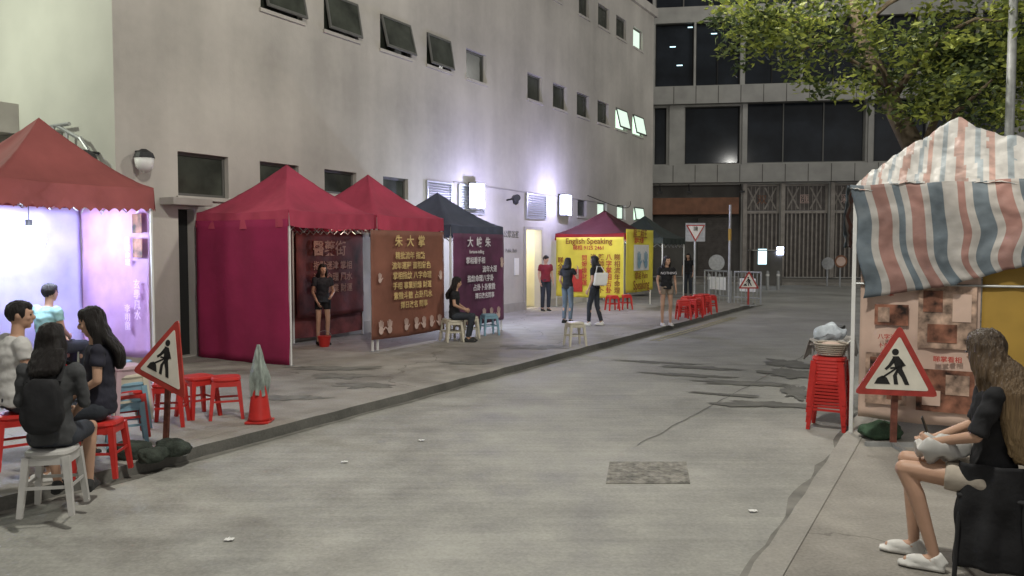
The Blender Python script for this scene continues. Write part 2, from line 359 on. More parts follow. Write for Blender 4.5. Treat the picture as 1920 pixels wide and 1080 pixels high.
def blob(name,cx,cy,rx,ry,z,m_,seed=0,n_=110,rough=.4,sl=0):
    c=G(cx,cy,z); a=G(cx+rx,cy+sl,z)-c; b=G(cx,cy-ry,z)-c; mb=MB(); vs=[V((c.x,c.y,z))]
    for i in range(n_):
        th=2*pi*i/n_; r=1+rough*(noise.noise(V((cos(th)*2.2,sin(th)*2.2,seed)))*1.6+.8*noise.noise(V((cos(th)*9,sin(th)*9,seed+3))))
        p=c+a*cos(th)*r+b*sin(th)*r; vs.append(V((p.x,p.y,z)))
    mb.add(vs,[(0,i+1,(i+1)%n_+1) for i in range(n_)]); return mb.build(name,m_,kind='structure')
for i,(cx,cy,rx,ry) in enumerate([(1230,679,75,1.8),(1310,689,80,2.6),(1290,703,75,2.4),(1400,718,90,4),(1370,740,60,2.5),(1420,757,85,6),(1475,682,50,6),(1480,700,50,7),(1495,735,32,10)]):
    blob('water_stain',cx,cy,rx,ry,-.0925+i*.0007,M['wet'],i*3.1,sl=4)
for i,(cx,cy,rx,ry) in enumerate([(680,722,55,5),(640,705,50,4),(540,745,60,4),(880,680,40,3),(1000,650,60,4),(620,690,90,3)]):
    blob('damp_patch',cx,cy,rx,ry,.004+i*.0006,M['oil'],i*5.7+40)
c=G(1215,886,-.1); mb=MB(); a=(G(1290,890,-.1)-G(1138,890,-.1))/2; b=(G(1215,866,-.1)-G(1215,906,-.1))/2
mb.obox(c+Z*.004,a,b,(0,0,.004))
for i in range(-7,8):
    for j in range(-4,5): mb.ell(c+a*(i/7.6)+b*(j/4.6)+Z*.008,(.016,.022,.005),nu=6,nv=4)
tag(mb.build('drain_cover',M['drain']),'rectangular textured iron cover set in the concrete road','drain cover')
for i,(px,py) in enumerate([(790,827),(430,1014),(1412,960),(646,868)]):
    p=G(px,py,-.1); mb=MB()
    mb.sheet(lambda u,v:(p.x+(u-.5)*.06,p.y+(v-.5)*.045,-.088+.012*noise.noise(V((u*4,v*4,i)))),5,4)
    tag(mb.build('paper_scrap',M['white'],thick=.001),['crumpled white scrap on the road right of the traffic cone','white scrap of paper nearest the bottom edge of the photo','white scrap on the road below the drain cover','faint white scrap on the road between kerb and drain cover'][i],'litter')
# ------------------------------------------------------------------ main building
WT=11.48; WS0=7.75; WS1=31.8; WZ=11.3
def holes_wall(mb,a0,a1,z0,z1,holes,fn,dep):
    A=sorted(set([a0,a1]+[h[0] for h in holes]+[h[1] for h in holes])); B=sorted(set([z0,z1]+[h[2] for h in holes]+[h[3] for h in holes]))
    A=[x for x in A if a0<=x<=a1]; B=[x for x in B if z0<=x<=z1]
    for i in range(len(A)-1):
        for j in range(len(B)-1):
            ca=(A[i]+A[i+1])/2; cb=(B[j]+B[j+1])/2
            if any(h[0]<ca<h[1] and h[2]<cb<h[3] for h in holes): continue
            mb.add([fn(A[i],B[j],0),fn(A[i+1],B[j],0),fn(A[i+1],B[j+1],0),fn(A[i],B[j+1],0)],[(0,1,2,3)])
    for h in holes:
        q=[(h[0],h[2]),(h[1],h[2]),(h[1],h[3]),(h[0],h[3])]
        for i in range(4):
            p=q[i];r=q[(i+1)%4]; mb.add([fn(p[0],p[1],0),fn(r[0],r[1],0),fn(r[0],r[1],dep),fn(p[0],p[1],dep)],[(0,1,2,3)])
zt=onT(989,135,WT)[1]; zb=onT(989,184,WT)[1]
rowA=[(onT(a,100,WT)[0],onT(b,100,WT)[0],zb,zt) for a,b in [(490,568),(608,672),(713,770),(800,845),(874,912),(989,1017),(1037,1063),(1082,1105),(1121,1142),(1155,1176),(1187,1207)]]
zt2=onT(1187,48,WT)[1]; zb2=onT(1187,86,WT)[1]
rowB=[(onT(a,100,WT)[0],onT(b,100,WT)[0],zb2,zt2) for a,b in [(985,1010),(1030,1052),(1085,1104),(1121,1142),(1155,1174),(1187,1205)]]
zt3=onT(333,283,WT)[1]; zb3=onT(333,366,WT)[1]
rowC=[(onT(a,300,WT)[0],onT(b,300,WT)[0],zb3+(0 if a<400 else .25),zt3) for a,b in [(333,428),(487,560),(608,668),(718,765)]]
zt4=onT(1120,379,WT)[1]; zb4=onT(1120,408,WT)[1]
rowD=[(onT(a,390,WT)[0],onT(b,390,WT)[0],zb4,zt4) for a,b in [(1083,1100),(1120,1138),(1157,1173),(1188,1206)]]
dz=onT(985,430,WT)[1]
door1=(onT(336,500,WT)[0],onT(366,500,WT)[0],.02,onT(345,392,WT)[1]); door2=(onT(985,500,WT)[0],onT(1014,500,WT)[0],.02,dz)
holes=rowA+rowB+rowC+rowD+[door1,door2]
bld=thing('plaster_building','large pale rendered building with small top-hung windows along the left of the street','building',ST(WS0,WT),ROT)
mb=MB(); fn=lambda a,z,d: ST(a,WT+d,z)
holes_wall(mb,WS0,WS1,0,WZ,holes,fn,.22)
mb.add([ST(WS1,WT,0),ST(WS1,30,0),ST(WS1,30,WZ),ST(WS1,WT,WZ)],[(0,1,2,3)])
mb.add([ST(WS0,WT,WZ),ST(WS1,WT,WZ),ST(WS1,30,WZ),ST(WS0,30,WZ)],[(0,1,2,3)])
mb.build('wall',M['wall'],bld)
mb=MB(); mb.add([ST(WS0,WT,0),ST(WS0,30,0),ST(WS0,30,WZ),ST(WS0,WT,WZ)],[(0,1,2,3)]); mb.build('end_wall',M['endwall'],bld)
mb=MB(); mb.sbox(WS0-.1,WS1+.15,WT-.12,WT+.3,WZ+.003,WZ+.35); mb.build('parapet',M['wall'],bld)
mb=MB(); mb.sbox(door1[1]+.05,door2[0]-.05,WT-.03,WT+.0,0,.25); mb.build('plinth',M['plinth'],bld)
mb=MB(); mb.sbox(door2[1]+.05,WS1,WT-.03,WT+.0,0,.25); mb.build('plinth',M['plinth'],bld)
def window(h,kind):
    a0,a1,z0,z1=h; w=.05
    mb=MB(); t0,t1=WT+.10,WT+.16
    mb.sbox(a0,a1,t0,t1,z0,z0+w); mb.sbox(a0,a1,t0,t1,z1-w,z1); mb.sbox(a0,a0+w,t0,t1,z0+w,z1-w); mb.sbox(a1-w,a1,t0,t1,z0+w,z1-w)
    wn=mb.build('window',M['frame'],bld)
    g=M['litglass'] if kind in('lit','litopen') else M['glass']
    mb=MB(); mb.sbox(a0+w,a1-w,WT+.125,WT+.135,z0+w,z1-w); mb.build('pane',g,wn)
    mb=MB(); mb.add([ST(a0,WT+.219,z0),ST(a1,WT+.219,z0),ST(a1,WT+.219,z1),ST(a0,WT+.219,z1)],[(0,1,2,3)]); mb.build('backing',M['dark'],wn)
    mb=MB(); mb.sbox(a0-.04,a1+.04,WT-.05,WT-.001,z0-.07,z0-.005); mb.build('sill',M['wall'],wn)
    if kind in('open','litopen'):
        ang=random.uniform(.16,.30); L=z1-z0-.02
        mb=MB(); o_=ST((a0+a1)/2,WT-.01,z1-.01); dn=(-Z*cos(ang)-N*sin(ang)); hw=U*((a1-a0)/2-.02); th=dn.cross(U).normalized()*.018
        mb.obox(o_+dn*.025,hw,dn*.025,th); mb.obox(o_+dn*(L-.025),hw,dn*.025,th)
        for sg in(-1,1): mb.obox(o_+hw*sg*.955+dn*L/2,hw*.045,dn*(L/2-.05),th)
        sa=mb.build('sash',M['frame'],bld); mb=MB(); mb.obox(o_+dn*L/2,hw*.91,dn*(L/2-.05),th*.3); mb.build('sash_pane',M['litglass'] if kind=='litopen' else M['glass'],sa)
for i,h in enumerate(rowA): window(h,'litopen' if i>=9 else ('open' if i<4 else 'shut'))
for i,h in enumerate(rowB): window(h,'lit' if i==5 else 'shut')
for i,h in enumerate(rowC): window(h,'shut')
for i,h in enumerate(rowD): window(h,'litopen' if i==3 else ('lit' if i>0 else 'shut'))
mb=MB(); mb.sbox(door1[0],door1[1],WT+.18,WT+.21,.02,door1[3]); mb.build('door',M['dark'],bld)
mb=MB(); mb.sbox(door1[0]-.35,door1[1]+.1,WT-.35,WT-.002,door1[3]+.05,door1[3]+.17); mb.build('door_canopy',M['plinth'],bld,bevel=.01)
a0,a1,z0,z1=door2; mb=MB()
mb.add([ST(a0-.5,WT+1.6,0),ST(a1+.5,WT+1.6,0),ST(a1+.5,WT+1.6,z1+.2),ST(a0-.5,WT+1.6,z1+.2)],[(0,1,2,3)])
mb.add([ST(a1+.5,WT+.23,0),ST(a1+.5,WT+1.6,0),ST(a1+.5,WT+1.6,z1+.2),ST(a1+.5,WT+.23,z1+.2)],[(0,1,2,3)])
mb.add([ST(a0-.5,WT+.23,0),ST(a0-.5,WT+1.6,0),ST(a0-.5,WT+1.6,z1+.2),ST(a0-.5,WT+.23,z1+.2)],[(0,1,2,3)])
mb.add([ST(a0-.5,WT+.23,z1+.2),ST(a1+.5,WT+.23,z1+.2),ST(a1+.5,WT+1.6,z1+.2),ST(a0-.5,WT+1.6,z1+.2)],[(0,1,2,3)])
mb.build('lit_lobby',M['warm'],bld)
mb=MB(); mb.sbox(a0-.08,a0,WT-.04,WT+.02,0,z1+.08); mb.sbox(a1,a1+.08,WT-.04,WT+.02,0,z1+.08); mb.sbox(a0,a1,WT-.04,WT+.02,z1,z1+.08); mb.build('door_frame',M['plinth'],bld)
def louvre(px0,px1,py0,py1):
    a0=onT(px0,370,WT)[0]; a1=onT(px1,370,WT)[0]; z1=onT(px0,py0,WT)[1]; z0=onT(px0,py1,WT)[1]
    mb=MB(); w=.04
    mb.sbox(a0,a1,WT-.06,WT-.002,z0,z0+w); mb.sbox(a0,a1,WT-.06,WT-.002,z1-w,z1); mb.sbox(a0,a0+w,WT-.06,WT-.002,z0+w,z1-w); mb.sbox(a1-w,a1,WT-.06,WT-.002,z0+w,z1-w)
    fr=mb.build('vent_louvre',M['alu'],bld); mb=MB(); n_=int((z1-z0)/.07)
    for i in range(n_):
        z=z0+w+(z1-z0-2*w)*(i+.5)/n_; mb.obox(ST((a0+a1)/2,WT-.03,z),U*((a1-a0)/2-w),N*.022+Z*.018,Z*.004)
    mb.build('blades',M['alu'],fr)
for q in [(798,845,338,378),(858,906,345,400),(985,1022,362,410)]: louvre(*q)
for k,(px,py) in enumerate([(958,440),(958,470)]):
    s_,z_=onT(px,py,WT); text(['公眾浴室','Public Bath'][k],.22 if k==0 else .15,ST(s_,WT-.01,z_),U*1,Z,M['frame'],bld,'wall_lettering')
def sgn(px,py,w,h,m_):
    s_,z_=onT(px,py,WT); mb=MB(); mb.sbox(s_-w/2,s_+w/2,WT-.02,WT-.003,z_-h/2,z_+h/2); return mb.build('wall_notice',m_)
tag(sgn(968,500,.25,.5,M['white']),'small white notice on the wall left of the lit doorway','notice')
tag(sgn(1078,500,.2,.35,M['white']),'tiny pale notice on the wall beside the yellow stall','notice')
s_,z_=onT(925,375,WT); mb=MB(); mb.tube([ST(s_-2,WT-.03,z_+.35),ST(s_+7,WT-.03,z_+.30)],.018,6); mb.build('conduit',M['plinth'],bld)
s2_,z2_=onT(1100,372,WT); mb=MB(); mb.tube([ST(s2_+4*i/10,WT-.04-.5*sin(pi*i/10),z2_+.1-.35*sin(pi*i/10)) for i in range(11)],.014,5); mb.build('loose_cable',M['black'],bld)
def flood(px,py,label,pw,dx=0,dzz=-.1):
    s_,z_=onT(px,py,WT); r=thing('floodlight',label,'lamp',ST(s_,WT-.02,z_),ROT,'floodlights on the pale wall')
    mb=MB(); mb.sbox(s_-.06,s_+.06,WT-.25,WT-.002,z_+.32,z_+.37); mb.build('bracket',M['frame'],r)
    mb=MB(); mb.sbox(s_-.22,s_+.22,WT-.34,WT-.14,z_-.35,z_+.35); mb.build('housing',M['alu'],r,bevel=.02)
    mb=MB(); mb.sbox(s_-.19,s_+.19,WT-.352,WT-.342,z_-.31,z_+.31); mb.build('lens',M['lamp'],r); mb=MB(); mb.sbox(s_-.235,s_-.222,WT-.32,WT-.16,z_-.3,z_+.3); mb.build('lens',M['lamp'],r)
    point('floodlight_beam',ST(s_+dx,WT-1.1,z_+dzz),pw,(.58,.56,1),.06)
flood(880,368,'lit white floodlight on the wall above the navy tent',180); flood(1048,385,'lit white floodlight on the wall above the doorway and yellow stall',180,-.9,.25)
for px,py,lb,endw in [(255,300,'white bowl wall lamp with black cap on the building corner',0),(187,303,'white bowl wall lamp on the green-lit end wall',1)]:
    if endw: t_,z_=onS(px,py,WS0); p=ST(WS0-.22,t_,z_); q=U
    else: s_,z_=onT(px,py,WT); p=ST(s_,WT-.2,z_); q=N
    r=thing('wall_lamp',lb,'lamp',p)
    mb=MB(); mb.tube([p+Z*.02,p-Z*.12,p-Z*.2],[.15,.13,.06],16); mb.build('bowl',M['white'],r,smooth=True)
    mb=MB(); mb.tube([p+Z*.16,p+Z*.1,p+Z*.022],[.04,.13,.16],16); mb.build('cap',M['black'],r)
    mb=MB(); mb.tube([p+Z*.13,p+q*.21+Z*.13],.02,8); mb.build('bracket',M['black'],r)
s_,z_=onT(950,372,WT); p=ST(s_,WT-.3,z_); r=thing('security_camera','dark security camera on a bracket between the two floodlights','camera',p)
mb=MB(); mb.tube([p-U*.1-N*.1,p+U*.12+N*.1],.1,12); mb.build('body',M['black'],r); mb=MB(); mb.tube([p,p+N*.3-Z*.05],.025,8); mb.build('bracket',M['black'],r); mb=MB(); mb.ell(p-Z*.1,.09); mb.build('dome',M['black'],r,smooth=True)
r=thing('pipe_bracket','pale green pipework bracketed to the end wall above the maroon tent','pipes',ST(WS0-.1,13,3))
for a,b in [((105,235),(150,260)),((95,252),(160,285)),((150,258),(178,300)),((100,235),(100,275)),((125,245),(125,285)),((75,240),(130,232))]:
    t1,z1=onS(a[0],a[1],WS0-.12); t2,z2=onS(b[0],b[1],WS0-.12); mb=MB(); mb.tube([ST(WS0-.12,t1,z1),ST(WS0-.12,t2,z2)],.03,8); mb.build('pipe',M['alu'],r)
t1,z1=onS(0,218,WS0-.15); mb=MB(); mb.sbox(WS0-.35,WS0-.003,t1-.3,t1+2,z1-.3,z1+.2); tag(mb.build('wall_ledge',M['plinth']),'short concrete ledge on the end wall at the left edge','ledge')
# ------------------------------------------------------------------ far building
AL=radians(8.5); FX=V((cos(AL),-sin(AL),0)); FY=V((sin(AL),cos(AL),0)); FO=D(1425,465,50); FO.z=0
def FB(px,py):
    d=ray(px,py); c=V((0,0,H)); k=(FO-c).dot(FY)/d.dot(FY); p=c+d*k; return (p-FO).dot(FX),p.z
def fp(a,z,d=0): return FO+FX*a+FY*d+Z*z
fb=thing('concrete_building','concrete office block with dark glass bands and brown shutters closing the street','building',FO,-AL)
def fr_(x0,x1,y0,y1): return (FB(x0,200)[0],FB(x1,200)[0],FB(1390,y1)[1],FB(1390,y0)[1])
r1=[fr_(*q) for q in [(1130,1222,38,158),(1228,1300,38,158),(1304,1387,38,158),(1396,1500,38,158),(1504,1624,38,158),(1632,1720,38,158),(1728,1830,38,158),(1838,1950,38,158)]]
r0=[fr_(*q) for q in [(1130,1222,-60,8),(1228,1387,-60,8),(1396,1624,-60,8),(1632,1830,-60,8)]]
r2=[fr_(*q) for q in [(1130,1215,198,306),(1228,1250,198,306),(1285,1388,198,306),(1396,1624,192,306),(1640,1740,192,306),(1750,1900,192,306)]]
r3=[fr_(1130,1220,346,508),fr_(1226,1392,346,512),fr_(1400,1465,346,510),fr_(1470,1557,346,510),fr_(1562,1622,346,510),fr_(1640,1740,346,510),fr_(1750,1900,346,510)]
r3=[(a,b,.05,d) for a,b,c,d in r3]
mb=MB(); holes_wall(mb,-28,32,0,24,r0+r1+r2+r3,fp,.6)
mb.add([fp(-28,24),fp(32,24),fp(32,24,12),fp(-28,24,12)],[(0,1,2,3)]); mb.build('wall',M['conc'],fb)
def fwin(h,cols,depth=.35):
    a0,a1,z0,z1=h; mb=MB(); w=.07
    def bx(x0,x1,y0,y1): mb.obox(fp((x0+x1)/2,(y0+y1)/2,depth),FX*((x1-x0)/2),FY*.06,Z*((y1-y0)/2))
    bx(a0,a1,z0,z0+w); bx(a0,a1,z1-w,z1)
    for i in range(cols+1):
        x=a0+(a1-a0)*i/cols; x=min(max(x,a0+w/2),a1-w/2); bx(x-w/2,x+w/2,z0+w,z1-w)
    wn=mb.build('window',M['dark'] if cols<3 else M['frame'],fb); mb=MB(); mb.add([fp(a0,z0,depth+.05),fp(a1,z0,depth+.05),fp(a1,z1,depth+.05),fp(a0,z1,depth+.05)],[(0,1,2,3)]); mb.build('pane',M['glassb'],wn)
    return wn
for h in r0+r1: fwin(h,max(1,round((h[1]-h[0])/1.6)))
for h in r2: fwin(h,max(1,round((h[1]-h[0])/2.4)))
for px,py in [(1262,85),(1296,48),(1340,60),(1275,120)]:
    a,z=FB(px,py); mb=MB(); mb.obox(fp(a,z,.385),FX*.18,FY*.004,Z*.03); mb.build('lit_tube',M['kiosklit'],fb)
zb_=FB(1390,160)[1]; zt_=FB(1390,196)[1]; zc_=FB(1390,308)[1]; zd_=FB(1390,344)[1]
for (z1,z0) in ((zb_,zt_),(zc_,zd_)):
    mb=MB(); mb.cur=0; mb.obox(fp(2,(z0+z1)/2,-.25),FX*30,FY*.24,Z*((z1-z0)/2-.05))
    mb.cur=1
    for i in range(44): mb.obox(fp(-27+i*1.35,(z0+z1)/2,-.493),FX*.025,FY*.006,Z*((z1-z0)/2-.06))
    mb.build('panel_band',[M['conc'],M['concd']],fb)
for px in (1268,1395,1630):
    a=FB(px,300)[0]; mb=MB(); mb.obox(fp(a,(zt_+zc_)/2,-.12),FX*(.45 if px==1268 else .15),FY*.1,Z*((zt_-zc_)/2+.02)); mb.build('column',M['conc'],fb)
for px in (1396,1467,1560,1630):
    a=FB(px,400)[0]; mb=MB(); mb.obox(fp(a,(zd_)/2,-.1),FX*.12,FY*.09,Z*(zd_/2-.03)); mb.build('pilaster',M['shutterl'],fb)
a0,a1,_,ztop=r3[1]; mb=MB(); mb.add([fp(a0,0,.55),fp(a1,0,.55),fp(a1,ztop,.55),fp(a0,ztop,.55)],[(0,1,2,3)]); mb.build('recess_wall',M['concd'],fb)
z1=FB(1390,371)[1]; z0=FB(1390,402)[1]; mb=MB(); mb.obox(fp((a0+a1)/2-.3,(z0+z1)/2,-.3),FX*((a1-a0)/2+.1),FY*.3,Z*((z1-z0)/2)); mb.build('rust_band',M['orange'],fb,bevel=.02)
for px in (1237,1291,1388):
    a=FB(px,350)[0]; mb=MB(); mb.obox(fp(a,ztop-.25,-.55),FX*.03,FY*.35+Z*.25,Z*.04); mb.obox(fp(a,ztop-.5,-.85),FX*.16,FY*.1,Z*.06); mb.build('spot_arm',M['black'],fb)
mb=MB(); a0s,a1s=FB(1310,400)[0],FB(1375,400)[0]; zz=FB(1390,405)[1]-.1; mb.add([fp(a0s,0,.3),fp(a1s,0,.3),fp(a1s,zz,.3),fp(a0s,zz,.3)],[(0,1,2,3)])
for i in range(28): mb.obox(fp((a0s+a1s)/2,zz*(i+.5)/28,.27),FX*((a1s-a0s)/2),FY*.03,Z*.025)
mb.build('roller_shutter',M['shutter'],fb)
for i,h in enumerate([r3[0]]+r3[2:]):
    a0,a1,z0,z1=h; zs=FB(1390,398)[1]; mb=MB(); mb.add([fp(a0,0,.4),fp(a1,0,.4),fp(a1,zs,.4),fp(a0,zs,.4)],[(0,1,2,3)])
    n_=max(4,round((a1-a0)/.26)); mb.cur=1
    for k in range(n_): mb.obox(fp(a0+(a1-a0)*(k+.5)/n_,zs/2,.34),FX*.045,FY*.05,Z*(zs/2))
    mb.build('shutter_door',[M['shutter'],M['shutterl']],fb)
    mb=MB(); mb.obox(fp((a0+a1)/2,(zs+z1)/2,.35),FX*((a1-a0)/2-.1),FY*.04,Z*((z1-zs)/2-.1)); mb.cur=1
    for k in range(n_): mb.obox(fp(a0+(a1-a0)*(k+.5)/n_,(zs+z1)/2,.30),FX*.02,FY*.008,Z*((z1-zs)/2-.12))
    nd=max(2,round((a1-a0)/1.2))
    for k in range(nd):
        c_=a0+(a1-a0)*(k+.5)/nd; hh=(z1-zs)/2-.2
        for sg in(-1,1): mb.obox(fp(c_,(zs+z1)/2,.285),FX*.5*hh+Z*sg*hh,FY*.006,FX*.035-Z*sg*.03)
    sb=mb.build('lattice_panel',[M['shutter'],M['shutterl']],fb)
    mb=MB()
    for (x0,x1,y0,y1) in ((a0,a1,zs-.08,zs+.08),(a0,a1,z1-.1,z1),(a0,a0+.12,zs+.08,z1-.1),(a1-.12,a1,zs+.08,z1-.1)): mb.obox(fp((x0+x1)/2,(y0+y1)/2,.26),FX*((x1-x0)/2),FY*.03,Z*((y1-y0)/2))
    mb.build('panel_frame',M['shutterl'],sb)
    tx=['','双','匯','彩','','',''][i] if i<7 else ''
    if tx: text(tx,.62,fp((a0+a1)/2,(zs+z1)/2-.1,.26),FX,Z,M['palmink'] if i>1 else M['orange'],sb,'sign_lettering')
# ------------------------------------------------------------------ tents
def tent(name,label,cat,s0,s1,t0,t1,ze,zp,val,fab,group=None,pw=1.3,seed=0,valm=None,scallop=True):
    cs,ct=(s0+s1)/2,(t0+t1)/2; r=thing(name,label,cat,ST(cs,ct),ROT,group)
    per=[]; K=18
    for (a,b),(c,d) in zip([(-1,-1),(1,-1),(1,1),(-1,1)],[(1,-1),(1,1),(-1,1),(-1,-1)]):
        for i in range(K): per.append((a+(c-a)*i/K,b+(d-b)*i/K))
    NP=len(per); NR=20; vs=[]; fs=[]
    for j in range(NR+1):
        m_=j/NR
        for (a,b) in per:
            q=min(abs(a),abs(b)); A=a*m_;B=b*m_
            z=ze+(zp-ze)*(1-m_)**pw-.075*(1-q*q)*sin(pi*min(m_,1)*.9)
            z+=.035*noise.noise(V((A*3.5,B*3.5,seed)))*(1-.7*m_)*(1-q**4)+.01*noise.noise(V((A*12,B*12,seed+5)))
            if j==NR: z=ze-.03*(1-q*q)
            vs.append(ST(cs+A*(s1-s0)/2,ct+B*(t1-t0)/2,z))
    for j in range(NR):
        for i in range(NP): fs.append((j*NP+i,j*NP+(i+1)%NP,(j+1)*NP+(i+1)%NP,(j+1)*NP+i))
    mb=MB(); mb.add(vs,fs); ca=mb.build('canopy',fab,r,smooth=True,thick=.004,norm=False)
    mb=MB(); cn=[(s0,t0),(s1,t0),(s1,t1),(s0,t1)]
    for e_ in range(4):
        A=cn[e_];B=cn[(e_+1)%4]; out=[(0,-1),(1,0),(0,1),(-1,0)][e_]
        def g(u,v):
            q=2*u-1; zz=ze-.03*(1-q*q)+.001; vv=val*(1-(.14*abs(sin(u*pi*16)) if scallop else .03*sin(u*17+seed)))
            o_=.016*sin(u*34+seed)*v+.01*v+.003+.01*noise.noise(V((u*9,v*2,seed)))*v
            return ST(A[0]+(B[0]-A[0])*u+out[0]*o_,A[1]+(B[1]-A[1])*u+out[1]*o_,zz-vv*v)
        mb.sheet(g,96,3)
    mb.build('valance',valm or fab,ca,smooth=True)
    for (a,b) in cn:
        aa=a+(.03 if a==s0 else -.03); bb=b+(.03 if b==t0 else -.03)
        mb=MB(); mb.sbox(aa-.016,aa+.016,bb-.016,bb+.016,.012,ze-.04); po=mb.build('post',M['white'],r)
        mb=MB(); mb.sbox(aa-.045,aa+.045,bb-.045,bb+.045,.003,.012); mb.build('foot',M['steel'],po)
    for e_ in range(4):
        mb=MB()
        A=V((cn[e_][0],cn[e_][1]));B=V((cn[(e_+1)%4][0],cn[(e_+1)%4][1])); c2=V((cs,ct)); A=A.lerp(c2,.05); B=B.lerp(c2,.05); k=6
        for i in range(k):
            p=A.lerp(B,i/k);q=A.lerp(B,(i+1)/k); z1,z2=(ze-.08,ze-.34) if i%2 else (ze-.34,ze-.08)
            mb.tube([ST(p.x,p.y,z1),ST(q.x,q.y,z2)],.008,5); mb.tube([ST(p.x,p.y,z2),ST(q.x,q.y,z1)],.008,5)
        mb.build('scissor_frame',M['steel'],r)
    return r
def panel(mb,a,b,z0,z1,amp=.02,seed=0,nu=30,nv=18,off=0):
    a=V(a);b=V(b); A=ST(a.x,a.y);B=ST(b.x,b.y); nn=(B-A).cross(Z).normalized()
    mb.sheet(lambda u,v: A.lerp(B,u)+Z*(z0+(z1-z0)*v+.02*sin(pi*u)*(-1 if v<.1 else 0))+nn*(off+amp*noise.noise(V((u*5,v*2,seed)))+amp*.5*sin(u*22+seed)*(.4+.6*(1-v))+amp*.4*noise.noise(V((u*9+v*7,v*9-u*4,seed+3)))),nu,nv)
LT=tent('market_tent','maroon peaked tent with scalloped edge at the far left, lit lilac inside','tent',4.94,7.04,9.62,11.25,2.66,3.52,.32,M['maroon'],seed=1)
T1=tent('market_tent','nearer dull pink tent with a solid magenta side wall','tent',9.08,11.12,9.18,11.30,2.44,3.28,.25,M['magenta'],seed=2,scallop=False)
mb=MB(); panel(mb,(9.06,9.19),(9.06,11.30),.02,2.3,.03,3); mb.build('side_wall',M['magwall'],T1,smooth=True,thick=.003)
T2=tent('market_tent','further dull pink tent with a brown lettered banner in front','tent',11.2,13.28,9.18,11.30,2.44,3.28,.25,M['magenta'],seed=3,scallop=False)
mb=MB(); panel(mb,(11.2,11.28),(13.28,11.28),.1,2.3,.012,5); mb.build('back_wall',M['winebanner'],T2,smooth=True)
mb=MB(); panel(mb,(9.1,11.28),(11.12,11.28),.1,2.3,.012,5); mb.build('back_wall',M['winebanner'],T1,smooth=True)
T3=tent('market_tent','navy blue-grey tent behind the pink pair with a plum banner','tent',13.42,15.5,9.1,11.2,2.32,3.06,.24,M['navy'],seed=4)
T4=tent('market_tent','maroon-roofed tent with red edging hung with yellow banners','tent',22.5,24.9,9.0,11.3,2.30,3.05,.22,M['dmaroon'],seed=5,valm=M['redfab'])
T5=tent('market_tent','black-green tent just behind the yellow-bannered stall','tent',26.0,28.4,9.0,11.2,2.20,3.0,.22,M['blackfab'],seed=6)
def banner(name,label,cat,a,b,z0,z1,m_,seed,amp=.015,off=0.0,group=None):
    c=ST((a[0]+b[0])/2,(a[1]+b[1])/2,z0); r=thing(name,label,cat,c,0,group)
    mb=MB(); panel(mb,a,b,z0,z1,amp,seed,off=off); mb.build('sheet',m_,r,smooth=True,thick=.002); return r
def lay(r,a,b,z0,z1,items,off=.03):
    A=ST(*a);B=ST(*b); x=(B-A).normalized(); L=(B-A).length; nn=x.cross(Z)
    for (tx,u,v,sz,m_) in items: text(tx,sz,A+x*L*u+Z*(z0+(z1-z0)*v)+nn*off,x,Z,m_,r,bold=.003*sz/.2)
def handshape(mb,o,x,y,sz,mirror=1):
    mb.prism([(cos(a)*.32*sz,(sin(a)*.36-.1)*sz) for a in [2*pi*i/14 for i in range(14)]],o,x,y,.003)
    for k,(dx,l) in enumerate([(-.24,.5),(-.08,.62),(.08,.58),(.24,.45)]):
        mb.prism([((dx-.06)*sz,.2*sz),((dx+.06)*sz,.2*sz),((dx*1.2+.05)*sz,(.2+l)*sz),((dx*1.2-.05)*sz,(.2+l)*sz)],V(o),x,y,.004)
    mb.prism([(mirror*.25*sz,-.2*sz),(mirror*.3*sz,.02*sz),(mirror*.58*sz,.22*sz),(mirror*.6*sz,.1*sz)],o,x,y,.0035)
def hands(r,a,b,z0,z1,lst,m_,off=.03):
    A=ST(*a);B=ST(*b); x=(B-A).normalized(); L=(B-A).length; nn=x.cross(Z)
    for u,v,sz,mi in lst:
        mb=MB(); handshape(mb,A+x*L*u+Z*(z0+(z1-z0)*v)+nn*off,x,Z,sz,mi); mb.build('hand_print',m_,r)
ct_=M['cream_text']; wt_=M['white_text']; bt_=M['brown_text']; rt_=M['red_text']
b1=banner('banner','brown banner with cream Chinese characters and hand prints across the further pink tent','banner',(11.0,9.15),(13.24,9.15),.22,2.17,M['brown'],11)
lay(b1,(11.0,9.12),(13.24,9.12),.22,2.17,[('朱  大  掌',.48,.895,.225,ct_),('精批流年 指點',.48,.76,.145,ct_),('流年運程 面相氣色',.50,.665,.145,ct_),('掌相指紋 八字命理',.51,.57,.145,ct_),('手相 事業姻緣 財運',.51,.475,.14,ct_),('紫微斗數 占卦風水',.52,.38,.145,ct_),('擇日改名 問事',.53,.29,.135,ct_)],.02)
hands(b1,(11.0,9.12),(13.24,9.12),.22,2.17,[(.08,.55,.14,1),(.92,.55,.14,-1),(.09,.09,.2,1),(.20,.09,.2,-1),(.42,.09,.18,1),(.56,.09,.18,1),(.67,.09,.18,-1),(.78,.09,.18,1),(.90,.09,.18,-1)],M['palmink'],.02)
b2=banner('banner','plum banner with white Chinese characters on the navy tent','banner',(13.45,9.06),(15.46,9.06),.25,2.15,M['plum'],12)
lay(b2,(13.45,9.03),(15.46,9.03),.25,2.15,[('大  峻  朱',.45,.90,.225,wt_),('fortune-telling',.4,.80,.10,wt_),('掌相看手相',.38,.70,.15,wt_),('流年大運',.66,.60,.15,wt_),('指紋命理八字卦',.48,.50,.15,wt_),('占卦卜卦紫微',.55,.40,.15,wt_),('擇日改名問事',.56,.305,.13,wt_)],.02)
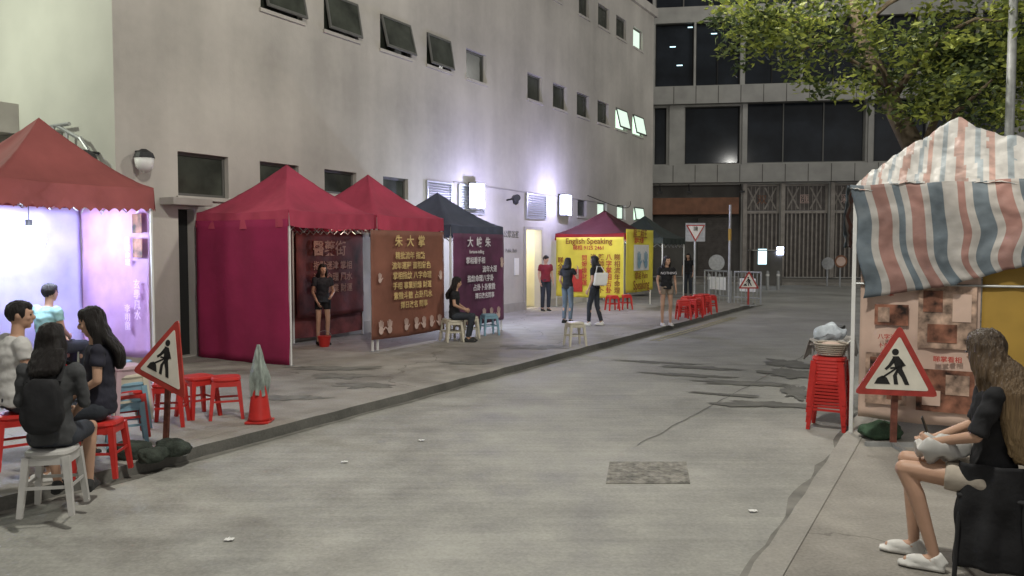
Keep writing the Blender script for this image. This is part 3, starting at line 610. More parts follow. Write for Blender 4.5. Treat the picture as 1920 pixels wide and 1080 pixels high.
hands(b2,(13.45,9.03),(15.46,9.03),.25,2.15,[(.92,.66,.18,1),(.55,.08,.2,-1),(.7,.08,.2,1),(.85,.08,.2,-1)],M['palmink'],.02)
b3=banner('banner','wine red banner with rows of faint characters at the back of the further pink tent','banner',(11.25,11.2),(13.2,11.2),.5,2.15,M['winebanner'],13)
lay(b3,(11.25,11.17),(13.2,11.17),.5,2.15,[('醫藥街',.45,.80,.32,M['faintink']),('指點迷津 掌相',.5,.60,.18,M['faintink']),('流年命理 風水',.5,.46,.18,M['faintink']),('姻緣事業 財運',.5,.32,.18,M['faintink'])],.02)
b4=banner('banner','wide yellow banner with brown characters facing down the street','banner',(22.46,11.25),(22.46,9.0),.35,2.18,M['yellow'],14)
lay(b4,(22.43,11.25),(22.43,9.0),.35,2.18,[('English Speaking',.5,.93,.24,bt_),('睇相 9125 2461',.5,.82,.16,rt_),('陳\n師\n傅\n掌\n相\n卜',.69,.39,.20,bt_),('八\n字\n掌\n相\n占\n卦',.80,.39,.20,rt_),('睇\n相\n流\n年\n命\n理',.92,.39,.20,bt_),('流\n年\n命\n理\n風\n水',.57,.39,.20,bt_),('問\n姻\n緣\n財\n運',.44,.44,.19,rt_),('睇\n全\n相',.08,.5,.2,bt_)],.02)
A=ST(22.42,10.75,.5); mb=MB(); mb.prism([(0,0),(.42,0),(.42,.7),(0,.7)],A,-N,Z,.006); mb.build('picture',M['red_text'],b4)
b5=banner('banner','yellow banner with a white hand chart on the road side of the stall','banner',(22.52,8.95),(24.9,8.95),.5,2.42,M['yellow'],15)
lay(b5,(22.52,8.92),(24.9,8.92),.5,2.42,[('睇二相王',.45,.92,.30,bt_),('流年大運',.4,.82,.2,rt_),('掌相 Palm',.5,.25,.26,bt_),('Speaking',.5,.10,.40,bt_)],.02)
mb=MB(); A=ST(23.1,8.92,1.15); mb.prism([(0,0),(1.3,0),(1.3,.8),(0,.8)],A,U,Z,.006); mb.build('chart',M['white'],b5)
hands(b5,(22.52,8.92),(24.9,8.92),.5,2.42,[(.40,.47,.42,1),(.65,.47,.42,-1)],M['blue'],.035)
b6=banner('banner','lit purple backdrop with faint vertical characters inside the maroon tent','banner',(6.98,11.2),(6.98,9.66),.35,2.42,M['purple'],16,.03)
pt=M['pink_text']; lay(b6,(6.95,11.2),(6.95,9.66),.35,2.42,[('玄\n學\n風\n水',.88,.38,.14,pt),('李\n明\n龍',.74,.26,.12,pt),('掌\n相\n命\n理',.76,.70,.10,pt)],.035)
for k,v in enumerate((.88,.72)):
    mb=MB(); A=ST(6.93,9.93,.35+2.07*v-.12); mb.prism([(0,0),(.20,0),(.20,.26),(0,.26)],A,-N,Z,.006); mb.build('photograph',M['posterpic'],b6)
b7=banner('banner','lit lilac back cloth of the maroon tent at the left edge','banner',(4.98,11.18),(6.96,11.18),.35,2.42,M['lilac'],17,.03)
bp_=D(55,450,10.3); r=thing('light_bulb','glowing white bulb hanging in the maroon tent','light bulb',bp_)
mb=MB(); mb.ell(bp_,.18,nu=24,nv=16); mb.build('globe',M['bulb'],r,smooth=True)
mb=MB(); mb.tube([bp_+Z*.18,bp_+Z*.26],.04,10); mb.build('socket',M['black'],r); mb=MB(); mb.tube([bp_+Z*.26,bp_+Z*.75],.006,6); mb.build('cord',M['black'],r)
point('bulb_light',bp_+V((0.05,.33,0)),60,(.62,.74,1),.08)
point('bulb_light',bp_+V((0.25,-.30,0)),60,(.62,.72,1),.1)
# ------------------------------------------------------------------ stools
def make_stool(m_,label,group=None):
    r=thing('plastic_stool',label,'stool',(0,0,0),0,group)
    mb=MB(); q=[(.145,.405),(.155,.425),(.15,.445),(.135,.452)]
    def sq(r_,z,n_=24):
        o=[]
        for i in range(n_):
            a=2*pi*i/n_; c_,s_=cos(a),sin(a); k=(abs(c_)**4+abs(s_)**4)**-.25; o.append(V((r_*c_*k,r_*s_*k,z)))
        return o
    rings=[sq(a,z) for a,z in q]; vs=[p for g in rings for p in g]; fs=[]
    for j in range(3):
        for i in range(24): fs.append((j*24+i,j*24+(i+1)%24,(j+1)*24+(i+1)%24,(j+1)*24+i))
    fs.append(tuple(range(72,96))); fs.append(tuple(range(24))[::-1]); mb.add(vs,fs); mb.build('seat',m_,r)
    mb=MB()
    for sx,sy in((1,0),(-1,0),(0,1),(0,-1)): mb.obox((sx*.139,sy*.139,.38),(.004+.135*abs(sy),0,0),(0,.004+.135*abs(sx),0),(0,0,.026))
    mb.build('apron',m_,r)
    mb=MB()
    for sx,sy in((1,0),(-1,0),(0,1),(0,-1)): mb.obox((sx*.155,sy*.155,.2),(.003+.152*abs(sy),0,0),(0,.003+.152*abs(sx),0),(0,0,.011))
    mb.build('stretcher',m_,r)
    for sx in(-1,1):
        for sy in(-1,1):
            mb=MB(); mb.tube([(sx*.125,sy*.125,.41),(sx*.165,sy*.165,.001)],[.034,.024],4,xd=(1,1,0)); mb.build('leg',m_,r)
    return r
st={}
def stool(k,p,rz,label,group=None,s_=1.0):
    p=V(p)
    if k not in st:
        st[k]=make_stool(M[k],label,group); o=st[k]; o.location=p; o.rotation_euler=(0,0,rz)
    else: o=dup(st[k],p,rz,label)
    if group: o['group']=group
    elif 'group' in o: del o['group']
    o.scale=(s_,s_,s_); return o
PT=lambda px,t: ST(onT(px,600,t)[0],t)
stool('cream',G(1078,648),.3,'lone cream plastic stool on the open pavement')
stool('cream',PT(845,8.95),.5,'cream plastic stool nearest the brown banner')
stool('cream',PT(882,8.88),.2,'cream plastic stool in front of the plum banner')
stool('blue',PT(917,8.85),.4,'pale blue plastic stool at the right end of the plum banner')
stool('red',G(425,782),.35,'red plastic stool nearest the traffic cone')
stool('red',G(372,780),.9,'red plastic stool just right of the left roadworks sign')
stool('red',G(318,796),.2,'red plastic stool behind the left roadworks sign')
p=G(238,832)
for i,k in enumerate(['blue','red','blue','cream','pinkp']):
    stool(k,p+Z*(.075*i),.5+.1*i,['pale blue stool at the bottom of the mixed stack by the seated women','red stool second from the bottom of the mixed stack','pale blue stool in the middle of the mixed stack','cream stool second from the top of the mixed stack','pale pink stool on top of the mixed stack'][i])
stool('blue',G(222,745),.2,'pale blue stool under the edge of the maroon tent behind the mixed stack')
p=G(1553,802,-.1)
NS=9; SP=.036
wd=['red stool at the bottom of the tall stack by the striped stall','red stool just above the bottom one in the striped stall stack','red stool a third of the way up the striped stall stack','red stool just below the middle of the striped stall stack','red stool exactly in the middle of the striped stall stack','red stool just above the middle of the striped stall stack','red stool two places under the top of the striped stall stack','red stool directly under the top one of the striped stall stack','topmost red stool of the tall stack, under the wicker basket']
for i in range(NS): stool('red',p+Z*(SP*i),ROT+.03*sin(i*2.1),wd[i],s_=1.10)
ordn=['leftmost','second','third','fourth','fifth','rightmost']
for i,(px,py,n_) in enumerate([(1281,599,2),(1291,595,3),(1301,596,2),(1310,591,3),(1320,589,3),(1329,586,2)]):
    for j in range(n_): stool('red',G(px,py)+Z*.06*j,.4*i,'%s red stool of the %s low stack%s by the far kerb'%(['lowest','upper' if n_==2 else 'middle','top'][j],ordn[i],' from left' if 0<i<5 else ''))
for px,py,lb in [(1148,582,'left red stool under the yellow banner'),(1172,580,'right red stool under the yellow banner')]: stool('red',G(px,py),.3,lb)
# ------------------------------------------------------------------ roadworks signs
def roadsign(label,c,xd,w,tilt=0,mirror=1,roll=0,pm='signred'):
    x=V(xd).normalized(); nn=x.cross(Z); r=thing('roadworks_sign',label,'road sign',(c.x,c.y,0),0)
    y=(Z*cos(tilt)-nn*sin(tilt)).normalized(); x0=x
    x,y=x*cos(roll)+y*sin(roll),y*cos(roll)-x*sin(roll); h=w*.866
    def tri(k): return [(-w/2*k,-h/3*k),(w/2*k,-h/3*k),(0,h*2/3*k)]
    def rt(k,rad):
        P=[V(q) for q in tri(k)]; out=[]
        for i in range(3):
            a=P[i-1];b=P[i];d=P[(i+1)%3]; u1=(a-b).normalized();u2=(d-b).normalized()
            out+=[b+u1*rad,b+(u1+u2)*rad*.28,b+u2*rad]
        return [(q.x,q.y) for q in out]
    z=x.cross(y)
    mb=MB(); mb.prism(rt(1.0,.06*w),c,x,y,.012); mb.build('border',M['signred'],r)
    mb=MB(); mb.prism(rt(.76,.03*w),c+z*.012,x,y,.003); mb.build('face',M['signwhite'],r)
    mb=MB(); o=c+z*.015; q=w*.9; mm=mirror
    def pl(pts): mb.prism([(mm*a*q,b*q) for a,b in pts],o,x,y,.003)
    pl([(cos(2*pi*i/14)*.045-.045,sin(2*pi*i/14)*.045+.27) for i in range(14)])
    pl([(-.08,.21),(.0,.215),(.06,.14),(.055,.02),(-.01,.01),(-.045,.08)])
    pl([(.055,.045),(.115,-.07),(.16,-.17),(.10,-.17),(.05,-.07),(-.005,.0)])
    pl([(.01,.03),(-.01,-.05),(.015,-.17),(-.04,-.17),(-.06,-.05),(-.02,.03)])
    pl([(-.07,.2),(-.13,.09),(-.175,.04),(-.15,.02),(-.10,.065),(-.04,.14)])
    pl([(.04,.17),(.10,.09),(.02,.055),(-.1,.035),(-.1,.06),(.01,.08),(.05,.1),(.02,.14)])
    pl([(.03,.075),(-.2,-.10),(-.215,-.08),(.02,.095)])
    pl([(-.30,-.17),(-.26,-.09),(-.20,-.055),(-.14,-.08),(-.09,-.17)])
    mb.build('digging_figure',M['signblack'],r)
    tp_=c-z*.035; bt=V((c.x,c.y,.04))-z*.035-x0*.25*sin(-roll)
    ax=(tp_-bt); mb=MB(); mb.obox((tp_+bt)/2-ax*.08,x0*.028,z*.012,ax*.42); mb.build('post',M[pm],r)
    mb=MB(); b_=V((bt.x,bt.y,.02)); mb.obox(b_,x0*.25,nn*.02,Z*.02); mb.build('base',M['steel'],r)
    mb=MB(); mb.obox(b_+nn*.14,x0*.02,nn*.115,Z*.018); mb.build('base',M['steel'],r)
    return r
def sandbag(p,label,m_,rz=0,sc=1,group=None):
    mb=MB(); R=Matrix.Rotation(rz,3,'Z'); mb.ell((0,0,0),(.2*sc,.13*sc,.09*sc),nu=36,nv=20)
    mb.v=[R@(v*(1+.3*noise.noise(v*9+V((p.x,p.y,0)))+.14*noise.noise(v*25))) for v in mb.v]
    mb.v=[V((v.x,v.y,max(v.z,-.055*sc))) for v in mb.v]; mb.v=[v+p+Z*.06*sc for v in mb.v]
    return tag(mb.build('sandbag',m_,smooth=True),label,'sandbag',group)
c=D(1682,697,7.35); roadsign('red-bordered roadworks triangle in front of the striped stall',c,V((1,-.08,0)),.76,roll=-.03,pm='rustpost')
sandbag(G(1655,822)+V((0,.02,0)),'dark green sack at the foot of the right roadworks sign',M['greenbag'],.3,1.1)
c=D(311,680,7.1); roadsign('red-bordered roadworks triangle leaning beside the seated group on the left',c,V((.90,-.44,0)),.72,roll=-.28,tilt=.14,pm='rustpost')
sandbag(G(248,858),'dark sandbag left of the left roadworks sign',M['bag'],.2,1.0); sandbag(G(325,852),'dark sandbag right of the left roadworks sign',M['bag'],-.3,.95); sandbag(G(285,864),'small dark sandbag in front of the left roadworks sign',M['bag'],1.2,.8)
c=D(1404,530,25.5); roadsign('small distant roadworks triangle by the railings at the corner',c,V((1,0,0)),.66)
p=G(487,792); r=thing('traffic_cone','red traffic cone with a crumpled plastic bag over its tip','traffic cone',p)
mb=MB(); mb.obox(p+Z*.015,(.125,0,0),(0,.125,0),(0,0,.014)); mb.build('base',M['red'],r,bevel=.01)
mb=MB(); mb.tube([p+Z*.03,p+Z*.06,p+Z*.40,p+Z*.70],[.125,.115,.072,.03],20); mb.build('cone',M['red'],r,smooth=True)
mb=MB(); prof=[(.30,.092),(.36,.088),(.45,.092),(.55,.080),(.66,.058),(.76,.036),(.83,.016)]
def lerp_prof(z):
    for (a,ra),(b,rb) in zip(prof,prof[1:]):
        if a<=z<=b: return ra+(rb-ra)*(z-a)/(b-a)
    return prof[-1][1]
def fbag(u,v):
    z=.30+.53*v; th=2*pi*u; r_=lerp_prof(z)*(1+.11*sin(th*7+v*3)+.3*noise.noise(V((cos(th)*2,sin(th)*2,z*5))))
    return p+V((r_*cos(th),r_*sin(th),z-.05*max(0,.2-v)*sin(th*5)))
mb.sheet(fbag,56,30); mb.add([fbag(i/20,1) for i in range(20)],[tuple(range(20))])
tag(mb.build('plastic_bag',M['plasticbag'],smooth=True),'crumpled grey-green plastic wrap pulled over the traffic cone','plastic bag')
# ------------------------------------------------------------------ far street furniture
def pole_sign(px,pytop,Y,name,label,mk):
    p=D(px,465,Y); p.z=0; r=thing(name,label,'road sign',p); zt=D(px,pytop,Y).z
    mb=MB(); mb.tube([p,p+Z*zt],.04,10); mb.build('pole',M['steel'],r); mk(r,p,zt); return r
def yld(r,p,zt):
    c=p+Z*(zt-.2)-V((0,.06,0)); w=.64; h=w*.866
    mb=MB(); mb.prism([(-w/2,h/3),(0,-h*2/3),(w/2,h/3)],c,V((1,0,0)),Z,-.012); mb.build('border',M['signred'],r)
    c2=c+V((0,-.014,0)); k=.8; mb=MB(); mb.prism([(-w/2*k,h/3*k),(0,-h*2/3*k),(w/2*k,h/3*k)],c2,V((1,0,0)),Z,.004); mb.build('face',M['signwhite'],r)
    mb=MB(); mb.obox(c+V((0,.03,-.06)),(.33,0,0),(0,.01,0),(0,0,.31)); mb.build('backing_board',M['steel'],r)
    text('讓',.16,c2+V((0,-.01,.05)),V((1,0,0)),Z,M['signblack'],r)
pole_sign(1303,421,27,'give_way_sign','inverted triangle give way sign on a pole at the corner',yld)
def rnd(m_,tx=None):
    def f(r,p,zt):
        mb=MB(); mb.tube([p+Z*(zt-.05)-V((0,.06,0)),p+Z*(zt-.05)-V((0,.08,0))],.30,24); mb.build('disc',m_,r)
        if tx: mb=MB(); mb.tube([p+Z*(zt-.05)-V((0,.081,0)),p+Z*(zt-.05)-V((0,.088,0))],.22,24); mb.build('face',M['poster'],r)
    return f
pole_sign(1343,490,30,'round_sign','grey round sign on a low pole behind the railings',rnd(M['steel']))
pole_sign(1576,488,38,'round_sign','round orange-rimmed sign beyond the junction near the striped stall',rnd(M['orange'],'face'))
pole_sign(1552,492,39,'round_sign','pale grey round sign just left of the orange-rimmed one',rnd(M['steel']))
p=D(1368,465,27); p.z=0; r=thing('traffic_pole','tall thin pole with yellow band at the street corner','pole',p)
mb=MB(); mb.tube([p,p+Z*3.3],.045,10); mb.build('shaft',M['steel'],r); mb=MB(); mb.tube([p+Z*2.1,p+Z*2.5],.055,10); mb.build('band',M['ypanel'],r)
for k,(pa,pb,lb) in enumerate([((1322,0,28.6),(1372,0,27.2),'grey steel railing left of the small roadworks sign'),((1378,0,27),(1428,0,26.2),'grey steel railing at the kerb corner behind the small roadworks sign')]):
    A=D(pa[0],465,pa[2]);B=D(pb[0],465,pb[2]); A.z=B.z=0; r=thing('railing',lb,'railing',A.lerp(B,.5))
    for zz_,rr_ in((1.05,.03),(.2,.02)): mb=MB(); mb.tube([A+Z*zz_,B+Z*zz_],rr_,8); mb.build('rail',M['steel'],r)
    for i in range(8): q=A.lerp(B,i/7); mb=MB(); mb.tube([q,q+Z*1.05],.028 if i%7==0 else .012,6); mb.build('bar',M['steel'],r)
    mb=MB(); mb.obox(A.lerp(B,.5)+Z*.62,(B-A)*.3,V((0,.008,0)),Z*.22); mb.build('plate',M['white'],r)
for (px,Y) in [(1330,33),(1350,33),(1440,37),(1460,37)]:
    p=D(px,465,Y); p.z=-.1; r=thing('bollard','short grey bollards along the far side of the junction','bollard',p,0,'bollards beyond the junction'); mb=MB(); mb.tube([p,p+Z*.85,p+Z*.9],[.08,.075,.03],12); mb.build('shaft',M['steel'],r); mb=MB(); mb.tube([p+Z*.65,p+Z*.75],.083,12); mb.build('band',M['white'],r)
p=D(1437,465,42); p.z=-.1; r=thing('lit_kiosk','small cyan-lit kiosk in front of the far building','kiosk',p)
mb=MB(); mb.obox(p+Z*.9,(.75,0,0),(0,.3,0),(0,0,.9)); mb.build('cabinet',M['concd'],r,bevel=.02); mb=MB(); mb.obox(p+Z*1.5+V((-.3,-.31,.0)),(.22,0,0),(0,.01,0),(0,0,.4)); mb.build('panel',M['kiosklit'],r)
mb=MB(); mb.obox(p+Z*2.05+V((.62,-.32,-.25)),(.16,0,0),(0,.05,0),(0,0,.2)); mb.build('lamp',M['lamp'],r); mb=MB(); mb.obox(p+Z*1.83,(.85,0,0),(0,.4,0),(0,0,.03)); mb.build('roof',M['conc'],r)
mb=MB(); A=D(1240,465,46);B=D(1640,465,44); A.z=B.z=-.1; d=(B-A)/2; mb.obox((A+B)/2+Z*.07,d,V((0,3.0,0)),Z*.07); mb.build('pavement_far',M['pave'],kind='structure')
# ------------------------------------------------------------------ right striped stall
s0,s1,t0,t1=8.55,10.75,-1.35,.99
rs=thing('striped_stall','market stall under a faded red, white and blue striped tarpaulin on the right','stall',ST((s0+s1)/2,(t0+t1)/2),ROT)
ZE=2.44; ZP=3.22; TP=.14
def f(u,v):
    a=u*2-1;b=v*2-1; m_=max(abs(a),abs(b))
    z=ZE+(ZP-ZE)*(max(0,1-m_))**1.1+.06*noise.noise(V((a*3.5,b*3.5,3)))+.045*noise.noise(V((a*9,b*9,8)))*(1-m_*.5)+.015*noise.noise(V((a*22,b*22,8)))
    tt=TP+b*(t1-t0+.1)/2+b*b*((t1+t0)/2-TP)
    return ST((s0+s1)/2+a*(s1-s0+.1)/2,tt,z)
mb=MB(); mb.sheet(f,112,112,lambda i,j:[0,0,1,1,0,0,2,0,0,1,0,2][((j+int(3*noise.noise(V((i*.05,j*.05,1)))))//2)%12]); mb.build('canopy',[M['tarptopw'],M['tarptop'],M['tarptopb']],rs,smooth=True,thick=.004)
def dr(mb,a,b,zbf,out,seed,nu=120):
    A=ST(*a);B=ST(*b)
    def g(u,v):
        zt=ZE+.04*noise.noise(V((u*6,0,seed)))+.03; zb=zbf(u)+.08*noise.noise(V((u*5,2,seed)))+.02*noise.noise(V((u*19,2,seed)))
        o=out*(.02+.09*v*(.4+.6*noise.noise(V((u*3,v,seed))))+.025*sin(u*18+v*3)*v+.04*noise.noise(V((u*7,v*4,seed+5)))+.018*noise.noise(V((u*26,v*12,seed+7))))
        return A.lerp(B,u)+Z*(zt+(zb-zt)*v)+o+(B-A)*(.10*v*noise.noise(V((u*2.5,v*2,seed+2)))+.06*v)
    mb.sheet(g,nu,28,lambda i,j:[2,2,0,1,1,0,2,0,1,1,0,2,2,0,0,1,0][(i)//3%17])
mb=MB(); dr(mb,(s0-.03,t1+.05),(s0-.03,t0-.05),lambda u:1.36+.55*u,-U,1)
dr(mb,(s0,t1+.06),(s1,t1+.06),lambda u:1.85,N,7)
dr(mb,(s1+.03,t1),(s1+.03,t0),lambda u:1.9,U,9)
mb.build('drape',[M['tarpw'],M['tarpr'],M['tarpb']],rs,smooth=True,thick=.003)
for a,b in ((s0,t1),(s1,t1),(s1,t0),(s0,t0)): mb=MB(); mb.sbox(a-.018,a+.018,b-.018,b+.018,.009,ZE-.03); mb.build('post',M['white'],rs)
for a,z in((s0,1.5),(s1,1.0)): mb=MB(); mb.tube([ST(a,t1,z),ST(a,t0,z)],.012,8); mb.build('cross_bar',M['steel'],rs)
ta=onS(1612,600,s0)[0]; tb=onS(1838,600,s0)[0]; zt_=1.62; zb_=.18
po=banner('poster','cream and pink fortune telling poster with photo collage hung below the striped tarpaulin','poster',(s0+.02,ta),(s0+.02,tb),zb_,zt_,M['poster'],21,.012)
def ppic(u0,u1,v0,v1,m_,dd=0):
    A=ST(s0-.005-dd,ta+(tb-ta)*u0,zb_+(zt_-zb_)*v0); w=abs(tb-ta)*(u1-u0); h=(zt_-zb_)*(v1-v0); mb=MB(); mb.prism([(0,0),(w,0),(w,h),(0,h)],A,-N,Z,.004); mb.build('printed_picture',m_,po)
ppic(.5,.97,.5,.92,M['posterpic2']); ppic(.5,.97,.08,.36,M['posterpic']); ppic(.13,.42,.64,.78,M['posterpic']); ppic(.06,.42,.1,.45,M['posterpic2'])
for (a,b,c_,d,mm_) in [(.54,.70,.74,.88,'posterpic'),(.78,.93,.68,.86,'poster'),(.58,.82,.54,.66,'posterpic'),(.55,.7,.12,.22,'poster'),(.74,.93,.2,.33,'posterpic2'),(.10,.22,.3,.42,'posterpic'),(.25,.38,.14,.28,'posterpic'),(.16,.26,.66,.76,'posterpic2')]: ppic(a,b,c_,d,M[mm_],.006)
lay(po,(s0-.014,ta),(s0-.014,tb),zb_,zt_,[('大\n師\n掌',.27,.89,.055,rt_),('八字流年',.27,.56,.055,rt_),('睇掌看相',.75,.43,.06,rt_),('卜卦',.22,.5,.05,rt_),('流年命理',.74,.95,.045,rt_)],.012)
yp=banner('poster','mustard yellow sheet at the right end of the striped stall','poster',(s0+.03,tb-.01),(s0+.03,t0+.03),.2,1.95,M['ypanel'],22,.012)
r=thing('folding_table','small table with a pale cloth beside the striped stall','table',ST(10.2,1.35,-.1),ROT)
mb=MB(); mb.sbox(9.8,10.6,1.2,1.6,.72,.75); mb.build('tabletop',M['white'],r)
for a in(9.84,10.56):
    for b in(1.23,1.57): mb=MB(); mb.tube([ST(a,b,-.1),ST(a,b,.72)],.014,8); mb.build('leg',M['steel'],r)
mb=MB(); mb.sheet(lambda u,v:ST(9.75+.9*u,1.16+.5*v,.775-.22*max(0,abs(v-.5)*2-.75)/.25+.04*noise.noise(V((u*6,v*6,0)))),24,24); tag(mb.build('table_cloth',M['tarpw'],smooth=True,thick=.004),'crumpled pale cloth over the small table by the striped stall','cloth')
q=ST(9.95,1.4,.85); mb=MB(); mb.ell(q,(.17,.12,.10),nu=32,nv=20); mb.v=[v+Z*.06*noise.noise(v*14)+V((.04*noise.noise(v*9),0,0)) for v in mb.v]; tag(mb.build('cloth_bundle',M['paleblue'],smooth=True),'pale blue-white bundle on the small table by the striped stall','bundle')
q=ST(10.35,1.4,.84); mb=MB(); mb.obox(q,U*.14,N*.1,Z*.07); tag(mb.build('goods_box',M['black'],bevel=.01),'dark box of goods at the back of the small table','box')
pb=G(1555,802,-.1)+Z*(.452*1.10+SP*(NS-1)+.075); r=thing('wicker_basket','round wicker basket resting on the red stool stack','basket',pb-Z*.07)
mb=MB()
for i in range(6): mb.tube([pb+V((cos(a)*(.13+.008*i),sin(a)*(.13+.008*i),-.05+i*.022)) for a in [2*pi*k/24 for k in range(25)]],.012,6,cap=False)
mb.tube([pb-Z*.062,pb-Z*.055],.135,20); mb.build('bowl',M['beige_cloth'],r,smooth=True); mb=MB(); mb.ell(pb+Z*.03,(.12,.12,.05)); mb.build('contents',M['poster'],r,smooth=True)
# ------------------------------------------------------------------ lamp post (right)
p=D(1886,465,11.2); p.z=0; r=thing('street_lamp','tall grey street lamp post rising behind the striped stall','street lamp',p)
top=ST(12.2,2.6,8.0)
mb=MB(); mb.tube([p,p+Z*.8,p+Z*.82,p+Z*7.6],[.10,.10,.065,.05],14); mb.build('shaft',M['steel'],r,smooth=True)
mb=MB(); mb.tube([p+Z*7.6,(p+Z*7.6).lerp(top,.5)+Z*.25,top+Z*.1],.035,8); mb.build('arm',M['steel'],r)
mb=MB(); mb.ell(top+Z*.1,(.35,.18,.09)); mb.build('lamp_head',M['steel'],r,smooth=True)
mb=MB(); mb.ell(top+Z*.02,(.25,.12,.04)); mb.build('lens',M['lamp'],r,smooth=True)
point('street_lamp_light',top-Z*.25,950,(1,.95,.85),.3)
# ------------------------------------------------------------------ tree
b0=V((D(1765,465,13.2).x,13.2,0)); tr=thing('street_tree','leafy tree leaning over the road behind the striped stall','tree',b0)
k1=D(1725,300,13.2); k2=D(1670,190,13.3); k3=D(1610,60,13.5); k4=D(1590,-80,13.6)
mb=MB(); mb.tube([b0,b0.lerp(k1,.5)+V((.1,0,0)),k1,k2,k3,k4],[.28,.21,.18,.15,.11,.06],14)
br=[(k1,D(1800,120,13),.08),(k2,D(1780,60,12.6),.07),(k2,D(1560,90,13),.07),(k3,D(1450,40,13),.05),(k3,D(1720,-20,13.4),.06),(k1,D(1860,150,12),.06),(D(1560,90,13),D(1480,110,12.6),.035),(D(1560,90,13),D(1420,20,12.4),.035),(D(1780,60,12.6),D(1880,40,12),.04),(k2,D(1640,110,11.9),.04)]
for a,b,r_ in br: m2=a.lerp(b,.5)+Z*.12; mb.tube([a,m2,b],[r_,r_*.7,r_*.3],8)
mb.build('trunk',M['bark'],tr,smooth=True)
mb=MB(); rnd_=random.Random(3); cl=[]
for i in range(84):
    px=rnd_.uniform(1400,1960)
    lo=70+ (px-1400)*.42 if px<1660 else 175-(px-1660)*.05
    py=rnd_.uniform(-190,min(lo,180)); Y=rnd_.uniform(11.2,14.2)
    cl.append((D(px,py,Y),rnd_.uniform(.22,.52),None))
cl+=[(D(x,y,Yy),r_,None) for x,y,Yy,r_ in [(1375,20,12.8,.3),(1395,60,12.6,.3),(1440,85,12.6,.3),(1490,120,12.4,.3),(1520,150,12.2,.26),(1550,170,12.2,.22),(1600,160,12,.3),(1650,185,12.4,.3),(1750,205,12,.3),(1830,215,12,.35),(1890,210,11.8,.35),(1700,205,12.2,.3),(1360,-10,13,.35),(1360,95,12.8,.18),(1390,125,12.8,.15),(1430,30,12.3,.4),(1480,60,12.2,.4),(1540,40,12,.4),(1345,40,12.8,.2)]]
for i in range(26): cl.append((D(rnd_.uniform(1690,1950),rnd_.uniform(30,235),rnd_.uniform(12.4,14.2)),rnd_.uniform(.3,.5),2))
for c,r_,tn in cl:
    n_=int(250*(r_/.5)**1.6); tone=rnd_.choice([0,0,1,1,2]) if tn is None else rnd_.choice([1,2,2])
    for _ in range(n_):
        d=V((rnd_.gauss(0,1),rnd_.gauss(0,1),rnd_.gauss(0,.6))); d=d.normalized()*r_*rnd_.random()**.4*rnd_.uniform(.7,1.35); p=c+d
        a=V((rnd_.gauss(0,1),rnd_.gauss(0,1),rnd_.gauss(0,.5))).normalized(); b=a.cross(V((rnd_.gauss(0,1),rnd_.gauss(0,1),rnd_.gauss(0,1)))).normalized()
        L_=rnd_.uniform(.04,.08); w=L_*.42; mb.cur=min(2,max(0,tone+rnd_.choice([-1,0,0,1])))
        mb.add([p-a*L_,p+b*w,p+a*L_,p-b*w],[(0,1,2,3)])
mb.build('crown',[M['leafa'],M['leafb'],M['leafc']],tr,norm=False)
